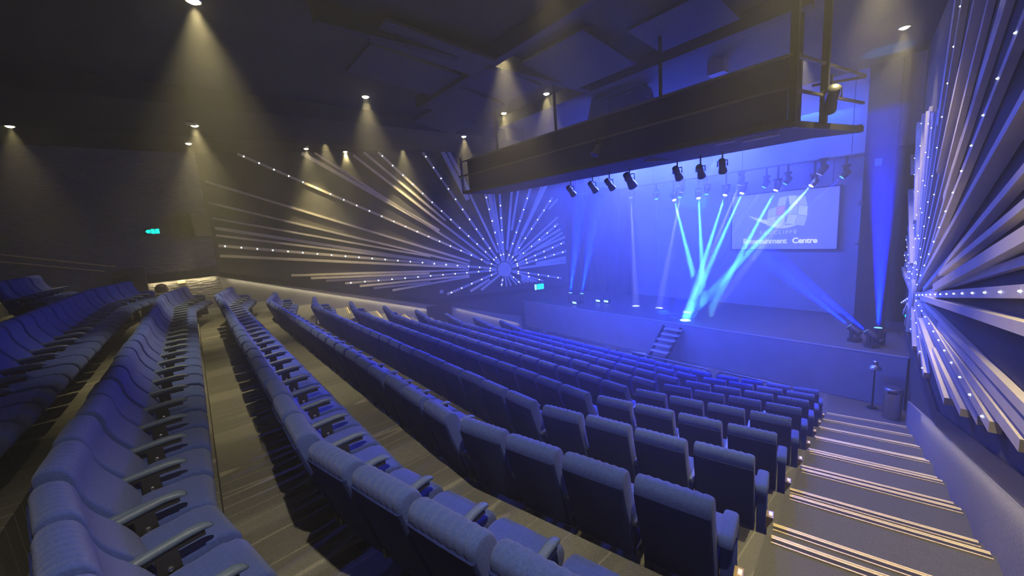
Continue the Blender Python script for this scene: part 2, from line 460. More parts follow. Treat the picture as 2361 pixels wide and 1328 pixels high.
struct(MB().box(((sx0 + sx1) / 2, 17.5, 4.6), (sx1 - sx0, 0.2, 9.6)).obj('wall_stage_back', BLACKWALL))
struct(MB().box((sx0 - 0.1, 16.4, 4.6), (0.2, 2.1, 9.6)).obj('wall_stage_left', BLACKWALL))
struct(MB().box((sx1 + 0.1, 16.4, 4.6), (0.2, 2.1, 9.6)).obj('wall_stage_right', BLACKWALL))
struct(MB().box(((sx0 + sx1) / 2, 16.4, 9.3), (sx1 - sx0 + .4, 2.4, 0.2)).obj('ceiling_stage', BLACKWALL))
struct(MB().box((-1.72, 14.85, 4.4), (0.62, 0.5, 8.6 - 0.24)).obj('wall_portal_right', BLACKWALL))
struct(MB().box((-13.35, 15.1, 4.9), (1.0, 0.3, 7.6)).obj('wall_portal_left', BLACKWALL))
struct(MB().box((-1.18, 15.2, 7.6), (0.55, 0.12, 2.3)).obj('wall_portal_return', mat('portal_paint', (0.2, 0.2, 0.24), 0.8)))
struct(MB().box((-1.18, 15.1, 6.36), (0.55, 0.3, 0.16)).obj('trim_8', BLACKWALL))

def drape(name, label, x0, x1, y, z0, z1, mt, amp=0.05, per=0.28, group=None):
    n = max(8, int((x1 - x0) / per * 8)); mb = MB(); top = []; v_ = []
    for i in range(n + 1):
        x = x0 + (x1 - x0) * i / n
        dy = amp * math.sin(2 * PI * (x - x0) / per) + amp * 0.4 * math.sin(2 * PI * (x - x0) / per * 0.37 + 1)
        v_.append((x, y + dy))
    vv = [(p[0], p[1], z0) for p in v_] + [(p[0], p[1], z1) for p in v_] + [(p[0], p[1] + 0.02, z0) for p in v_] + [(p[0], p[1] + 0.02, z1) for p in v_]
    N_ = n + 1; fs = []
    for i in range(n):
        fs.append((i, i + 1, N_ + i + 1, N_ + i)); fs.append((2 * N_ + i, 3 * N_ + i, 3 * N_ + i + 1, 2 * N_ + i + 1))
    mb.add(vv, fs)
    return tag(mb.obj(name, mt, smooth=60), label, 'curtain', group)
drape('stage_backcloth', 'long grey cloth hung across the back of the stage behind the screen', -11.6, -1.2, 16.45, ZS, 9.19, CYC, 0.02, 0.9)
drape('stage_border', 'pale grey border cloth hung above the stage under the lighting bridge', -12.2, -2.05, 15.62, 6.42, 9.19, CYC, 0.04, 1.3)
drape('side_curtain', 'dark narrow side curtain at the left edge of the stage', -13.6, -10.35, 16.1, ZS, 9.19, BLACKWALL, 0.05, 0.4)
drape('side_curtain', 'dark narrow side curtain at the right of the screen', -2.05, -0.6, 16.1, ZS, 9.19, BLACKWALL, 0.05, 0.4)

# projection screen with its projected picture
scr = thing('projection_screen', 'pale projection screen showing a ball logo and a venue name', 'screen', (-5.0 * 16.2 / 18.5, 16.2, ZO + (3.34 - ZO) * 16.2 / 18.5)); scr.scale = (0.8757,) * 3
SCRM = mat('projected_screen', (0.5, 0.5, 0.55), 0.9, emit=(0.50, 0.56, 0.85), estr=0.16)
MB().box((0, 0, 1.15), (3.62, 0.03, 2.3)).obj('screen_surface', SCRM, scr)
fm = MB()
for z_ in (-0.02, 2.32): fm.box((0, 0.03, z_), (3.7, 0.06, 0.05))
for x_ in (-1.84, 1.84): fm.box((x_, 0.03, 1.15), (0.05, 0.06, 2.4))
fm.obj('screen_frame', BLACK, scr)
for x_ in (-1.6, 1.6):
    MB().tube([(x_, 0.03, 2.3), (x_, 0.03, 6.45)], 0.01, 6).obj('cable', BLACK, scr)
TXT = emis('projected_white', (0.70, 0.76, 1.0), 0.85)
TXTB = emis('projected_bright', (0.85, 0.88, 1.0), 0.95)
TXTD = emis('projected_dim', (0.55, 0.6, 0.95), 0.6)
def text(name, body, x, z, size, mt, bold=0.0, space=1.0):
    cu = bpy.data.curves.new(name, 'FONT'); cu.body = body; cu.size = size; cu.align_x = 'LEFT'
    cu.extrude = 0.002; cu.offset = bold; cu.space_character = space
    tmp = bpy.data.objects.new(name, cu); C.objects.link(tmp)
    bpy.context.view_layer.update()
    me = bpy.data.meshes.new_from_object(tmp.evaluated_get(bpy.context.evaluated_depsgraph_get()))
    bpy.data.objects.remove(tmp); me.materials.clear(); me.materials.append(mt)
    o = bpy.data.objects.new(name, me); C.objects.link(o); o.parent = scr
    o.location = (x, -0.022, z); o.rotation_euler = (PI / 2, 0, 0)
    return o
text('lettering', 'REDCLIFFE', -0.74, 0.62, 0.22, TXTD, 0.001, 1.3)
text('lettering', 'Entertainment', -1.36, 0.24, 0.30, TXT, 0.006, 0.93)
text('lettering', 'Centre', 0.42, 0.24, 0.30, TXTB, 0.006, 0.93)
# ball of curved tiles and the leaf sweep under it
lg = {0: MB(), 1: MB(), 2: MB()}
def gpt(u, v):   # grid point on the ball, u,v in 0..1
    x = -0.35 + 1.15 * u + 0.10 * math.sin(PI * v) * (1 if u > 0.5 else -0.5) - 0.12 * (1 - v) * (1 - u)
    z = 0.95 + 1.05 * v + 0.10 * math.sin(PI * u) + 0.06 * u - 0.06 * (1 - v) * u * 2
    return (x, z)
for i in range(4):
    for j in range(3):
        if i == 0 and j == 2: continue
        g = 0.02
        q = [gpt((i + g) / 4, (j + g) / 3), gpt((i + 1 - 2 * g) / 4, (j + g) / 3), gpt((i + 1 - 2 * g) / 4, (j + 1 - 2 * g) / 3), gpt((i + g) / 4, (j + 1 - 2 * g) / 3)]
        kk = 2 if (i, j) in ((1, 1),) else (1 if (i + j) % 2 else 0)
        lg[kk].add([(a[0], -0.018, a[1]) for a in q] + [(a[0], -0.022, a[1]) for a in q],
                   [(4, 5, 6, 7), (0, 3, 2, 1), (0, 1, 5, 4), (1, 2, 6, 5), (2, 3, 7, 6), (3, 0, 4, 7)])
for s in range(3):
    pts = []
    for t in range(13):
        a = t / 12; pts.append((-1.2 + 0.25 * s + 1.35 * a, 1.45 - 0.62 * a - 0.13 * s + 0.55 * a * a * (0.6 + 0.1 * s)))
    low = [(p[0], p[1] - 0.14 * math.sin(PI * k / 12) - 0.005) for k, p in enumerate(pts)]
    ring = pts + low[::-1]; n_ = len(ring)
    lg[0 if s != 1 else 1].add([(a[0], -0.019, a[1]) for a in ring] + [(a[0], -0.021, a[1]) for a in ring],
                               [tuple(range(n_, 2 * n_)), tuple(range(n_ - 1, -1, -1))])
lg[0].obj('logo', emis('projected_pale', (0.62, 0.68, 1.0), 0.58), scr); lg[1].obj('logo', emis('projected_grey', (0.55, 0.61, 0.97), 0.48), scr)
lg[2].obj('logo', emis('projected_rose', (0.72, 0.40, 0.8), 0.42), scr)

# ------------------------------------------------------------------ starburst wall art
BARS = [
    (1, 10.61, 5.77, 0.0, 0.0, 0.093), (0, 11.56, 4.64, 1.68, 0.58, 0.09), (0, 11.56, 3.84, 1.74, 0.44, 0.082), (0, 11.56, 3.27, 3.5, 0.99, 0.07),
    (0, 11.55, 2.89, 3.54, 0.78, 0.12), (0, 11.55, 2.61, 1.73, 0.36, 0.082), (1, 11.54, 2.21, 0.0, 0.0, 0.104), (0, 11.54, 1.81, 1.75, 0.28, 0.093),
    (0, 9.23, 0.77, 1.78, 0.18, 0.085), (0, 8.53, 0.58, 3.64, 0.22, 0.096), (0, 7.98, 0.4, 3.65, 0.1, 0.096), (1, 7.25, 0.2, 0.0, 0.0, 0.1),
    (0, 6.68, 0.01, 1.79, -0.09, 0.088), (0, 6.12, -0.16, 3.63, -0.19, 0.087), (0, 5.35, -0.35, 1.79, -0.15, 0.089), (1, 2.92, -0.86, 0.0, 0.0, 0.107),
    (0, 1.8, -0.86, 0.8, -0.4, 0.118), (0, 1.27, -0.86, 0.24, -0.21, 0.108), (1, 0.23, -0.82, 0.0, 0.0, 0.087), (0, -0.04, -0.85, -0.02, -0.33, 0.074),
    (0, -0.29, -0.84, -0.09, -0.29, 0.074), (0, -0.57, -0.83, -0.18, -0.3, 0.073), (1, -0.8, -0.81, 0.0, 0.0, 0.084), (0, -1.0, -0.79, -0.82, -0.6, 0.073),
    (0, -1.21, -0.79, -0.83, -0.51, 0.073), (0, -1.46, -0.81, -0.84, -0.42, 0.073), (0, -1.67, -0.81, -0.84, -0.37, 0.073), (1, -2.04, -0.81, 0.0, 0.0, 0.084),
    (1, -3.08, -0.8, 0.0, 0.0, 0.085), (0, -3.39, 0.01, -0.8, -0.02, 0.11), (0, -3.39, 0.27, -1.71, 0.14, 0.086), (0, -3.39, 0.15, -1.7, 0.08, 0.087),
    (1, -3.43, 0.58, 0.0, 0.0, 0.11), (1, -3.36, 1.05, 0.0, 0.0, 0.11), (0, -3.38, 1.32, -1.72, 0.8, 0.111), (0, -3.26, 1.53, -0.69, 0.38, 0.099),
    (0, -3.18, 1.74, -0.83, 0.63, 0.099), (1, -3.05, 2.01, 0.0, 0.0, 0.099), (0, -3.07, 2.34, -0.64, 0.62, 0.087), (0, -3.13, 3.25, -2.58, 2.77, 0.1),
    (1, -2.83, 3.33, 0.0, 0.0, 0.1), (0, -2.52, 3.98, -1.0, 1.58, 0.173), (0, -2.3, 3.88, -0.59, 0.78, 0.113), (1, -1.79, 4.1, 0.0, 0.0, 0.111),
    (0, -1.1, 4.05, -0.53, 1.87, 0.11), (0, -0.74, 4.0, -0.22, 0.94, 0.124), (0, -0.57, 4.07, -0.52, 3.72, 0.108), (1, -0.07, 3.9, 0.0, 0.0, 0.11),
    (0, 0.15, 3.86, 0.14, 3.73, 0.107), (0, 0.27, 3.82, 0.06, 0.97, 0.096), (0, 0.4, 3.81, 0.11, 0.98, 0.096), (0, 0.51, 3.79, 0.15, 0.98, 0.095),
    (1, 0.65, 3.72, 0.0, 0.0, 0.108), (0, 1.41, 3.72, 0.28, 0.86, 0.105), (0, 2.46, 5.61, 1.51, 3.43, 0.203), (0, 2.2, 5.61, 1.37, 3.73, 0.158),
    (1, 3.33, 5.59, 0.0, 0.0, 0.103), (0, 5.84, 5.69, 2.63, 2.57, 0.095), (1, 5.25, 5.67, 0.0, 0.0, 0.099), (0, 6.21, 5.52, 0.71, 0.53, 0.097),
    (0, 7.82, 5.75, 0.79, 0.34, 0.084), (0, 8.18, 5.66, 2.98, 2.12, 0.145),
]

def starburst(name, label, hub, d2, n2, seed, s=0.024):
    """d2: unit 2-D direction along the wall away from the stage; n2 into the room"""
    rnd = random.Random(seed)
    D3, N3, U3 = Vector((d2[0], d2[1], 0)), Vector((n2[0], n2[1], 0)), Vector((0, 0, 1))
    t = thing(name, label, 'wall decoration', hub)
    def W(u, v, h): return D3 * u + U3 * v + N3 * h
    hubm = MB()
    ring = [(0.36 * math.cos(2 * PI * k / 32), 0.36 * math.sin(2 * PI * k / 32)) for k in range(32)]
    hubm.loft([[W(a, b_, 0.0) for a, b_ in ring], [W(a, b_, 0.10) for a, b_ in ring], [W(a * 0.94, b_ * 0.94, 0.125) for a, b_ in ring]])
    hubm.obj('hub_disc', SLAT, t, smooth=40)
    led_me = MB().lathe([(s, 0), (s, 0.006), (s * .55, 0.014)], (0, 0, 0), 6, Matrix((D3, U3, N3)).transposed()).mesh('led', LED)
    zmax = ZC - 0.06 - hub[2]
    for (isled, uo, vo, ui, vi, wd) in BARS:
        p, q = Vector((uo, vo)), Vector((ui, vi))
        dr = (p - q).normalized()
        if p.y > zmax: p = p - dr * ((p.y - zmax) / dr.y)
        if q.length < 0.1: q = dr * 0.40
        nn = Vector((-dr.y, dr.x)); h = rnd.choice((0.05, 0.06, 0.08, 0.11, 0.13)) if not isled else 0.075
        wd2 = min(max(wd, 0.075), 0.2)
        c4 = [p + nn * wd2 / 2, p - nn * wd2 / 2, q - nn * wd2 / 2, q + nn * wd2 / 2]
        b = MB()
        b.add([W(c.x, c.y, 0.0) for c in c4] + [W(c.x, c.y, h) for c in c4],
              [(0, 1, 2, 3), (7, 6, 5, 4), (0, 4, 5, 1), (1, 5, 6, 2), (2, 6, 7, 3), (3, 7, 4, 0)])
        o = b.obj('slat', SLAT, t)
        if isled:
            L_ = (p - q).length; n = max(2, int(round(L_ / 0.55)))
            for i in range(n):
                s = q + dr * (L_ * (i + 0.6) / n)
                l_ = bpy.data.objects.new('led', led_me); C.objects.link(l_); l_.parent = o
                l_.location = W(s.x, s.y, h)
    return t
hubL = (xl(11.69) + LN.x * 0.006, 11.69 + LN.y * 0.006, ZO - 2.085)
starburst('starburst_panel', 'starburst of pale slats and light dots on the far left wall', hubL, -LD, LN, 3)
hubR = (xr(12.22) + RN.x * 0.006, 12.22 + RN.y * 0.006, 2.90)
starburst('starburst_panel', 'starburst of pale slats seen edge-on along the near right wall', hubR, -RD, RN, 5, 0.0095)

# ------------------------------------------------------------------ theatre seat (one of each part, then copies)
def rounded_loft(prof, xs, shrink, ctr, wob=None):
    secs = []
    for x, s in zip(xs, shrink):
        sec = []
        for i, (y, z) in enumerate(prof):
            yy = ctr[0] + (y - ctr[0]) * s; zz = ctr[1] + (z - ctr[1]) * s
            if wob: yy, zz = wob(x, yy, zz, s)
            sec.append(Vector((x, yy, zz)))
        secs.append(sec)
    return secs
def smoothpoly(pts, n=4):
    out = []; N_ = len(pts)
    for i in range(N_):
        p0, p1, p2, p3 = [Vector(pts[(i + j - 1) % N_]) for j in range(4)]
        for k in range(n):
            t = k / n
            out.append(tuple(0.5 * ((2 * p1) + (p2 - p0) * t + (2 * p0 - 5 * p1 + 4 * p2 - p3) * t * t + (3 * p1 - p0 - 3 * p2 + p3) * t ** 3)))
    return out
back_prof = smoothpoly([(-0.005, 0.95), (0.005, 1.02), (0.055, 1.045), (0.115, 1.02), (0.145, 0.95), (0.155, 0.86), (0.19, 0.76), (0.25, 0.66),
                        (0.305, 0.55), (0.335, 0.43), (0.315, 0.33), (0.25, 0.24), (0.19, 0.26), (0.145, 0.42), (0.09, 0.62), (0.03, 0.82)], 3)
back_prof = [(y, 0.24 + (z - 0.24) * 0.935) for y, z in back_prof]
HB = 0.219
def back_mesh(name, mt):
    xs = [-HB, -HB + 0.004, -HB + 0.014, -HB + 0.03]; sh = [0.90, 0.955, 0.985, 1.0]
    n = 22
    mid = [-HB + 0.03 + (2 * HB - 0.06) * i / n for i in range(1, n)]
    X = xs + mid + [-x for x in xs[::-1]]; S = sh + [1.0] * len(mid) + sh[::-1]
    def wob(x, y, z, s):
        if z > 0.86 and s == 1.0:
            z += 0.005 * math.sin(x * 114.0) * (z - 0.86) / 0.14; y += -0.004 * math.sin(x * 114.0) * (1 if y < 0.05 else 0)
        return y, z
    def shrink_local(secs):
        return secs
    secs = []
    for x, s in zip(X, S):
        sec = []
        for i, (y, z) in enumerate(back_prof):
            # inset toward a spine that follows the back, so the rounded edge is even
            t = min(1, max(0, (z - 0.24) / 0.8)); sy = 0.25 - 0.19 * t
            d_ = (1 - s)
            yy = y + (sy - y) * d_ * 1.6; zz = z + (0.63 - z) * d_ * 0.35
            yy, zz = wob(x, yy, zz, s)
            sec.append(Vector((x, yy, zz)))
        secs.append(sec)
    return MB().loft(secs).mesh(name, mt, 50)
def panel_mesh(name, mt):
    pts = [(-0.008, 0.955), (0.028, 0.80), (0.088, 0.61), (0.142, 0.42), (0.178, 0.29)]
    pts = [(y, 0.24 + (z - 0.24) * 0.935) for y, z in pts]
    secs = []
    for x, e in ((-0.2165, -0.004), (-0.214, 0.004), (-0.205, 0.008), (0.0, 0.010), (0.205, 0.008), (0.214, 0.004), (0.2165, -0.004)):
        sec = [Vector((x, y - e - 0.002, z)) for y, z in pts] + [Vector((x, y + 0.012, z)) for y, z in pts[::-1]]
        secs.append(sec)
    return MB().loft(secs).mesh(name, mt, 50)
seat_prof = smoothpoly([(0.24, 0.34), (0.26, 0.445), (0.36, 0.465), (0.52, 0.475), (0.68, 0.472), (0.765, 0.445), (0.80, 0.39), (0.785, 0.335), (0.72, 0.305), (0.50, 0.30), (0.32, 0.305)], 3)
def seat_mesh(name, mt):
    xs = [-0.217, -0.213, -0.203, -0.186]; sh = [0.86, 0.94, 0.98, 1.0]
    X = xs + [-0.1, 0, 0.1] + [-x for x in xs[::-1]]; S = sh + [1, 1, 1] + sh[::-1]
    def wob(x, y, z, s):
        if z > 0.44: z += 0.004 * math.sin(y * 95.0)
        return y, z
    return MB().loft(rounded_loft(seat_prof, X, S, (0.52, 0.39), wob)).mesh(name, mt, 50)
def arm_mesh(name, mt):
    secs = []
    for y, z, h, w_ in ((0.13, 0.615, 0.028, 0.036), (0.14, 0.612, 0.042, 0.05), (0.2, 0.615, 0.045, 0.052), (0.4, 0.63, 0.045, 0.053),
                        (0.55, 0.638, 0.043, 0.053), (0.62, 0.634, 0.036, 0.054), (0.655, 0.622, 0.022, 0.042), (0.668, 0.614, 0.008, 0.02)):
        sec = []
        for a in range(10):
            t = 2 * PI * a / 10
            cx, sz = math.cos(t), math.sin(t)
            sec.append(Vector((abs(cx) ** 0.6 * (1 if cx > 0 else -1) * w_ / 2, y, z + abs(sz) ** 0.7 * (1 if sz > 0 else -1) * h / 2)))
        secs.append([p - Vector((0, 0.01, 0.03)) for p in sec])
    return MB().loft(secs).mesh(name, mt, 50)
def support_mesh(name, mt):
    b = MB()
    b.add([(-0.018, 0.36, 0.0), (-0.018, 0.50, 0.0), (-0.018, 0.475, 0.56), (-0.018, 0.37, 0.56), (0.018, 0.36, 0.0), (0.018, 0.50, 0.0), (0.018, 0.475, 0.56), (0.018, 0.37, 0.56)],
          [(0, 1, 2, 3), (7, 6, 5, 4), (0, 4, 5, 1), (1, 5, 6, 2), (2, 6, 7, 3), (3, 7, 4, 0)])
    b.box((0, 0.39, 0.568), (0.034, 0.44, 0.02))
    b.box((0, 0.40, 0.012), (0.05, 0.24, 0.024))
    b.box((0, 0.28, 0.33), (0.03, 0.22, 0.06))
    return b.mesh(name, mt)
MYX = Matrix(((0, 0, 1), (0, 1, 0), (-1, 0, 0)))
def bolt_mesh(name, mt):
    b = MB()
    M_ = Matrix.Rotation(PI / 2, 3, 'Y')
    b.lathe([(0.004, -0.024), (0.010, -0.024), (0.010, -0.027), (0.016, -0.024), (0.016, -0.018), (0.006, -0.018), (0.006, 0.018),
             (0.016, 0.018), (0.016, 0.024), (0.010, 0.027), (0.010, 0.024), (0.004, 0.024)], (0, 0.425, 0.48), 10, M_)
    return b.mesh(name, mt)
def endpad_mesh(name, mt):
    prof = smoothpoly([(0.20, 0.60), (0.22, 0.655), (0.32, 0.665), (0.50, 0.655), (0.585, 0.61), (0.60, 0.50), (0.565, 0.44), (0.50, 0.46), (0.40, 0.56), (0.28, 0.57)], 3)
    X = [-0.042, -0.038, -0.026, 0.0, 0.026, 0.038, 0.042]; S = [0.82, 0.93, 0.99, 1, 0.99, 0.93, 0.82]
    return MB().loft(rounded_loft(prof, X, S, (0.42, 0.58))).mesh(name, mt, 50)
def endpanel_mesh(name, mt):
    prof = [(0.30, 0.0), (0.58, 0.0), (0.59, 0.02), (0.575, 0.45), (0.50, 0.56), (0.30, 0.57), (0.27, 0.50), (0.29, 0.2)]
    X = [-0.034, -0.030, 0.0, 0.030, 0.034]; S = [0.95, 0.99, 1, 0.99, 0.95]
    return MB().loft(rounded_loft(prof, X, S, (0.43, 0.28))).mesh(name, mt, 40)
def aisle_lamp_meshes():
    b = MB()   # wedge housing on the outer side of the end panel (+x)
    b.add([(0.034, 0.34, 0.20), (0.034, 0.44, 0.20), (0.034, 0.44, 0.33), (0.034, 0.34, 0.33), (0.085, 0.34, 0.31), (0.085, 0.44, 0.31), (0.085, 0.44, 0.33), (0.085, 0.34, 0.33)],
          [(0, 1, 2, 3), (4, 7, 6, 5), (0, 4, 5, 1), (3, 2, 6, 7), (0, 3, 7, 4), (1, 5, 6, 2)])
    l = MB().box((0.066, 0.39, 0.333), (0.022, 0.05, 0.008))
    return b.mesh('aisle_lamp', BRASSLAMP), l.mesh('lamp_lens', emis('aisle_lens', (1.0, 0.75, 0.55), 0.5))
def shorten(me, f=0.88):
    for v in me.vertices: v.co.y *= f
    return me
ME_REAR = panel_mesh('back_panel', FABRIC_R); ME_BACK = back_mesh('backrest', FABRIC); ME_SEAT = shorten(seat_mesh('seat_cushion', FABRIC)); ME_ARM = shorten(arm_mesh('armrest', ARM))
ME_SUP = shorten(support_mesh('arm_support', BLACK)); ME_BOLT = shorten(bolt_mesh('bolt', STEELM))
ME_PAD = shorten(endpad_mesh('end_armrest', FABRIC)); ME_PANEL = shorten(endpanel_mesh('end_panel', FABRIC_D)); ME_LAMP, ME_LENS = [shorten(m_) for m_ in aisle_lamp_meshes()]

ONES = ['', 'first', 'second', 'third', 'fourth', 'fifth', 'sixth', 'seventh', 'eighth', 'ninth', 'tenth', 'eleventh', 'twelfth', 'thirteenth',
        'fourteenth', 'fifteenth', 'sixteenth', 'seventeenth', 'eighteenth', 'nineteenth']
def ordinal(n):
    if n < 20: return ONES[n]
    t, o = divmod(n, 10)
    if o == 0: return {2: 'twentieth', 3: 'thirtieth'}[t]
    return {2: 'twenty', 3: 'thirty'}[t] + '-' + ONES[o]

def arm_unit(root, x):
    inst('armrest', ME_ARM, root, (x, 0, 0))
    s = inst('arm_support', ME_SUP, root, (x, 0, 0))
    inst('bolt', ME_BOLT, s)
def end_unit(root, side, lamp=True):
    x = side * 0.262
    inst('end_armrest', ME_PAD, root, (x, 0, 0))
    p = inst('end_panel', ME_PANEL, root, (x, 0, 0))
    if lamp:
        l = inst('aisle_lamp', ME_LAMP, root, (x, 0, 0), (0, 0, 0))
        if side < 0:
            l.rotation_euler = (0, 0, PI); l.location = (x, 0.686, 0)
        inst('lamp_lens', ME_LENS, l)
def seat(loc, rz, label, group, left_arm=False, right='arm', left_end=False, lamp=True):
    r = thing('theatre_seat', label, 'theatre seat', loc, rz, group)
    j = random.uniform(-0.006, 0.006)
    bk = inst('backrest', ME_BACK, r, (0, j, 0), (random.uniform(-0.012, 0.012), 0, 0))
    inst('back_panel', ME_REAR, bk)
    inst('seat_cushion', ME_SEAT, r, (0, 0, random.uniform(-0.006, 0.006)))
    if right == 'arm': arm_unit(r, 0.25)
    elif right == 'end': end_unit(r, 1, lamp)
    if left_end: end_unit(r, -1, False)
    elif left_arm: arm_unit(r, -0.25)
    return r
def seat_row(kr, kl, y, z, n_str, n_rw, n_lw, rowphrase, group, aisle='the right aisle', start=1, right_open=False):
    cnt = start
    K = Vector((kr, y)); D = Vector((CT, ST))
    for j in range(n_rw - 1, -1, -1):
        c = K + D * (0.07 + 0.25 + 0.5 * j)
        last = (j == n_rw - 1) and not right_open
        seat((c.x, c.y, z), TH, 'blue theatre seat, %s from %s, %s' % (ordinal(cnt), aisle, rowphrase), group, left_arm=(j == 0), right='end' if last else 'arm', lamp=last)
        cnt += 1
    for i in range(n_str):
        c = (kr - 0.04 - 0.25 - 0.5 * i, y)
        seat((c[0], c[1], z), 0, 'blue theatre seat, %s from %s, %s' % (ordinal(cnt), aisle, rowphrase), group, left_arm=(i == n_str - 1))
        cnt += 1
    K2 = Vector((kr - 0.08 - 0.5 * n_str, y)); D2 = Vector((-CT, ST))
    for j in range(n_lw):
        c = K2 + D2 * (0.07 + 0.25 + 0.5 * j)
        seat((c.x, c.y, z), -TH, 'blue theatre seat, %s from %s, %s' % (ordinal(cnt), aisle, rowphrase), group, left_end=(j == n_lw - 1))
        cnt += 1
for k in range(0, 8):
    r_, l_ = kinks(k)
    ph = ('front row by the railing' if k == 7 else '%s row from the railing' % ordinal(8 - k))
    seat_row(r_, l_, row_y(k), row_z(k), straight_n(k), 4, 4, ph, 'theatre seats in the %s' % ph)
seat_row(-2.70, 0, 0.335, row_z(-1), 22, 4, 4, 'hindmost row below the walkway', 'theatre seats in the hindmost row below the walkway')
seat_row(-3.02, 0, -0.84, ZR[0], 22, 3, 4, 'first row behind the walkway', 'theatre seats in the first row behind the walkway', aisle='the near end', right_open=True)
seat_row(-4.2, 0, -1.93, ZR[1], 17, 0, 4, 'second row behind the walkway', 'theatre seats in the second row behind the walkway', aisle='the near end')
seat_row(-12.6, 0, -3.2, ZR[2], 6, 0, 0, 'rearmost row in view', 'theatre seats in the rearmost row in view', aisle='the near end')

# ------------------------------------------------------------------ stair nosings in both aisles
def nosing(p, q, z, label, group):
    p3, q3 = Vector((p[0], p[1], z)), Vector((q[0], q[1], z))
    t = thing('step_nosing', label, 'stair nosing', tuple((p3 + q3) / 2), 0, group)
    a, b_ = p3 - (p3 + q3) / 2, q3 - (p3 + q3) / 2
    d = (b_ - a).normalized(); back = Vector((d.y, -d.x, 0))
    if back.y > 0: back = -back
    g = MB()
    g.bar(a - back * 0.004 + Vector((0, 0, -0.010)), b_ - back * 0.004 + Vector((0, 0, -0.010)), 0.014, 0.045)
    g.bar(a + back * 0.012 + Vector((0, 0, 0.004)), b_ + back * 0.012 + Vector((0, 0, 0.004)), 0.022, 0.012)
    g.bar(a + back * 0.068 + Vector((0, 0, 0.004)), b_ + back * 0.068 + Vector((0, 0, 0.004)), 0.012, 0.012)
    g.obj('gold_edge', BRASS, t)
    MB().bar(a + back * 0.042 + Vector((0, 0, 0.003)), b_ + back * 0.042 + Vector((0, 0, 0.003)), 0.040, 0.008).obj('grip_strip', GRIP, t)
    return t
STEPN = 0
for k in range(0, 8):
    e, n0 = front_edge(k)
    d = Vector((CT, ST))
    q = Vector(e[3]) - d * 0.07
    nth = ordinal(8 - k)
    nosing(n0, q, row_z(k), 'gold edged nosing on the %s broad step up the right aisle' % nth, 'gold nosings down the right aisle')
    if k < 7:
        e2, n2 = front_edge(k, 0.37)
        q2 = Vector(e2[3]) - d * 0.07
        nosing(n2, q2, row_z(k) - 0.169, 'gold edged nosing on the narrow half step below the %s broad right step' % nth, 'gold nosings down the right aisle')
for k in range(0, 6):
    e, _ = front_edge(k)
    le = Vector(e[0]); d = Vector((CT, -ST))
    nosing(le + d * 0.08, le + d * 1.75, row_z(k), 'gold edged nosing on the %s step up the far left aisle' % ordinal(8 - k), 'gold nosings in the left aisle')

# ------------------------------------------------------------------ railing before the front row
def rail(x0, x1, y, label, hook=True):
    t = thing('guard_rail', label, 'railing', ((x0 + x1) / 2, y, row_z(7)), 0, 'guard rails before the front row')
    L_ = (x1 - x0) / 2; h = 0.71; r_ = 0.20
    pts = [(-L_, 0, 0)]
    for k in range(7):
        a = PI - (PI / 2) * k / 6
        pts.append((-L_ + r_ + r_ * math.cos(a), 0, h - r_ + r_ * math.sin(a)))
    for k in range(7):
        a = PI / 2 - (PI / 2) * k / 6
        pts.append((L_ - r_ + r_ * math.cos(a), 0, h - r_ + r_ * math.sin(a)))
    pts.append((L_, 0, 0))
    MB().tube(pts, 0.024, 10).obj('top_rail', CHROMED, t, smooth=50)
    for k in range(1, 3):
        x = -L_ + 2 * L_ * k / 3
        MB().tube([(x, 0, 0), (x, 0, h)], 0.016, 8).obj('post', CHROMED, t, smooth=50)
    for x in (-L_, L_):
        MB().lathe([(0.05, 0), (0.05, 0.012), (0.03, 0.02)], (x, 0, 0), 14).obj('base_flange', CHROMED, t, smooth=40)
    return t
CHROMED = mat('dark_chrome', (0.16, 0.16, 0.20), 0.25, metal=0.9)
rail(-5.05 + 0.95, -2.05, 10.26, 'curved end guard rail nearest the right aisle before the front row')
rail(-7.28, -4.22, 10.20, 'guard rail in front of the stage ladder before the front row')
rail(-10.5, -7.5, 10.22, 'guard rail left of the middle one before the front row')
rail(-12.1, -10.75, 10.42, 'short guard rail at the far left end of the front row')

# ------------------------------------------------------------------ stage ladder, foldback wedge, bins, left door
st = thing('stage_steps', 'steep open steps leading up the stage front', 'steps', (-6.75, 12.3, 0))
TREAD = mat('step_tread', (0.22, 0.22, 0.25), 0.5); EDGEW = mat('tread_edge', (0.62, 0.62, 0.65), 0.4)
spec = [(-0.555, 12.45, 0.32), (-0.57, 12.32, 0.336)]
for i, (kx, kz) in enumerate([(-0.540, -0.320), (-0.549, -0.3365), (-0.562, -0.354), (-0.575, -0.3727), (-0.584, -0.393)]):
    y = 12.39 - 0.16 * i; zt = ZO + kz * (y - 0.0); xc = kx * y
    b = MB().box((xc + 0.30 + 6.75, y - 12.3 - 0.0, zt - 0.02), (0.62, 0.2, 0.035)); tr = b.obj('tread', TREAD, st)
    MB().box((xc + 0.30 + 6.75, y - 12.3 - 0.10, zt - 0.01), (0.62, 0.02, 0.05)).obj('tread_edge', EDGEW, tr)
for s in (0, 1):
    MB().bar((-0.02 + 0.63 * s - 0.02, 0.17, 1.22), (-0.32 + 0.63 * s - 0.02, -0.52, 0.0), 0.04, 0.10).obj('stringer', BLACK, st)
wg = thing('stage_monitor', 'small pale wedge box on the floor beside the stage steps', 'monitor speaker', (-7.35, 11.75, 0), 0.3)
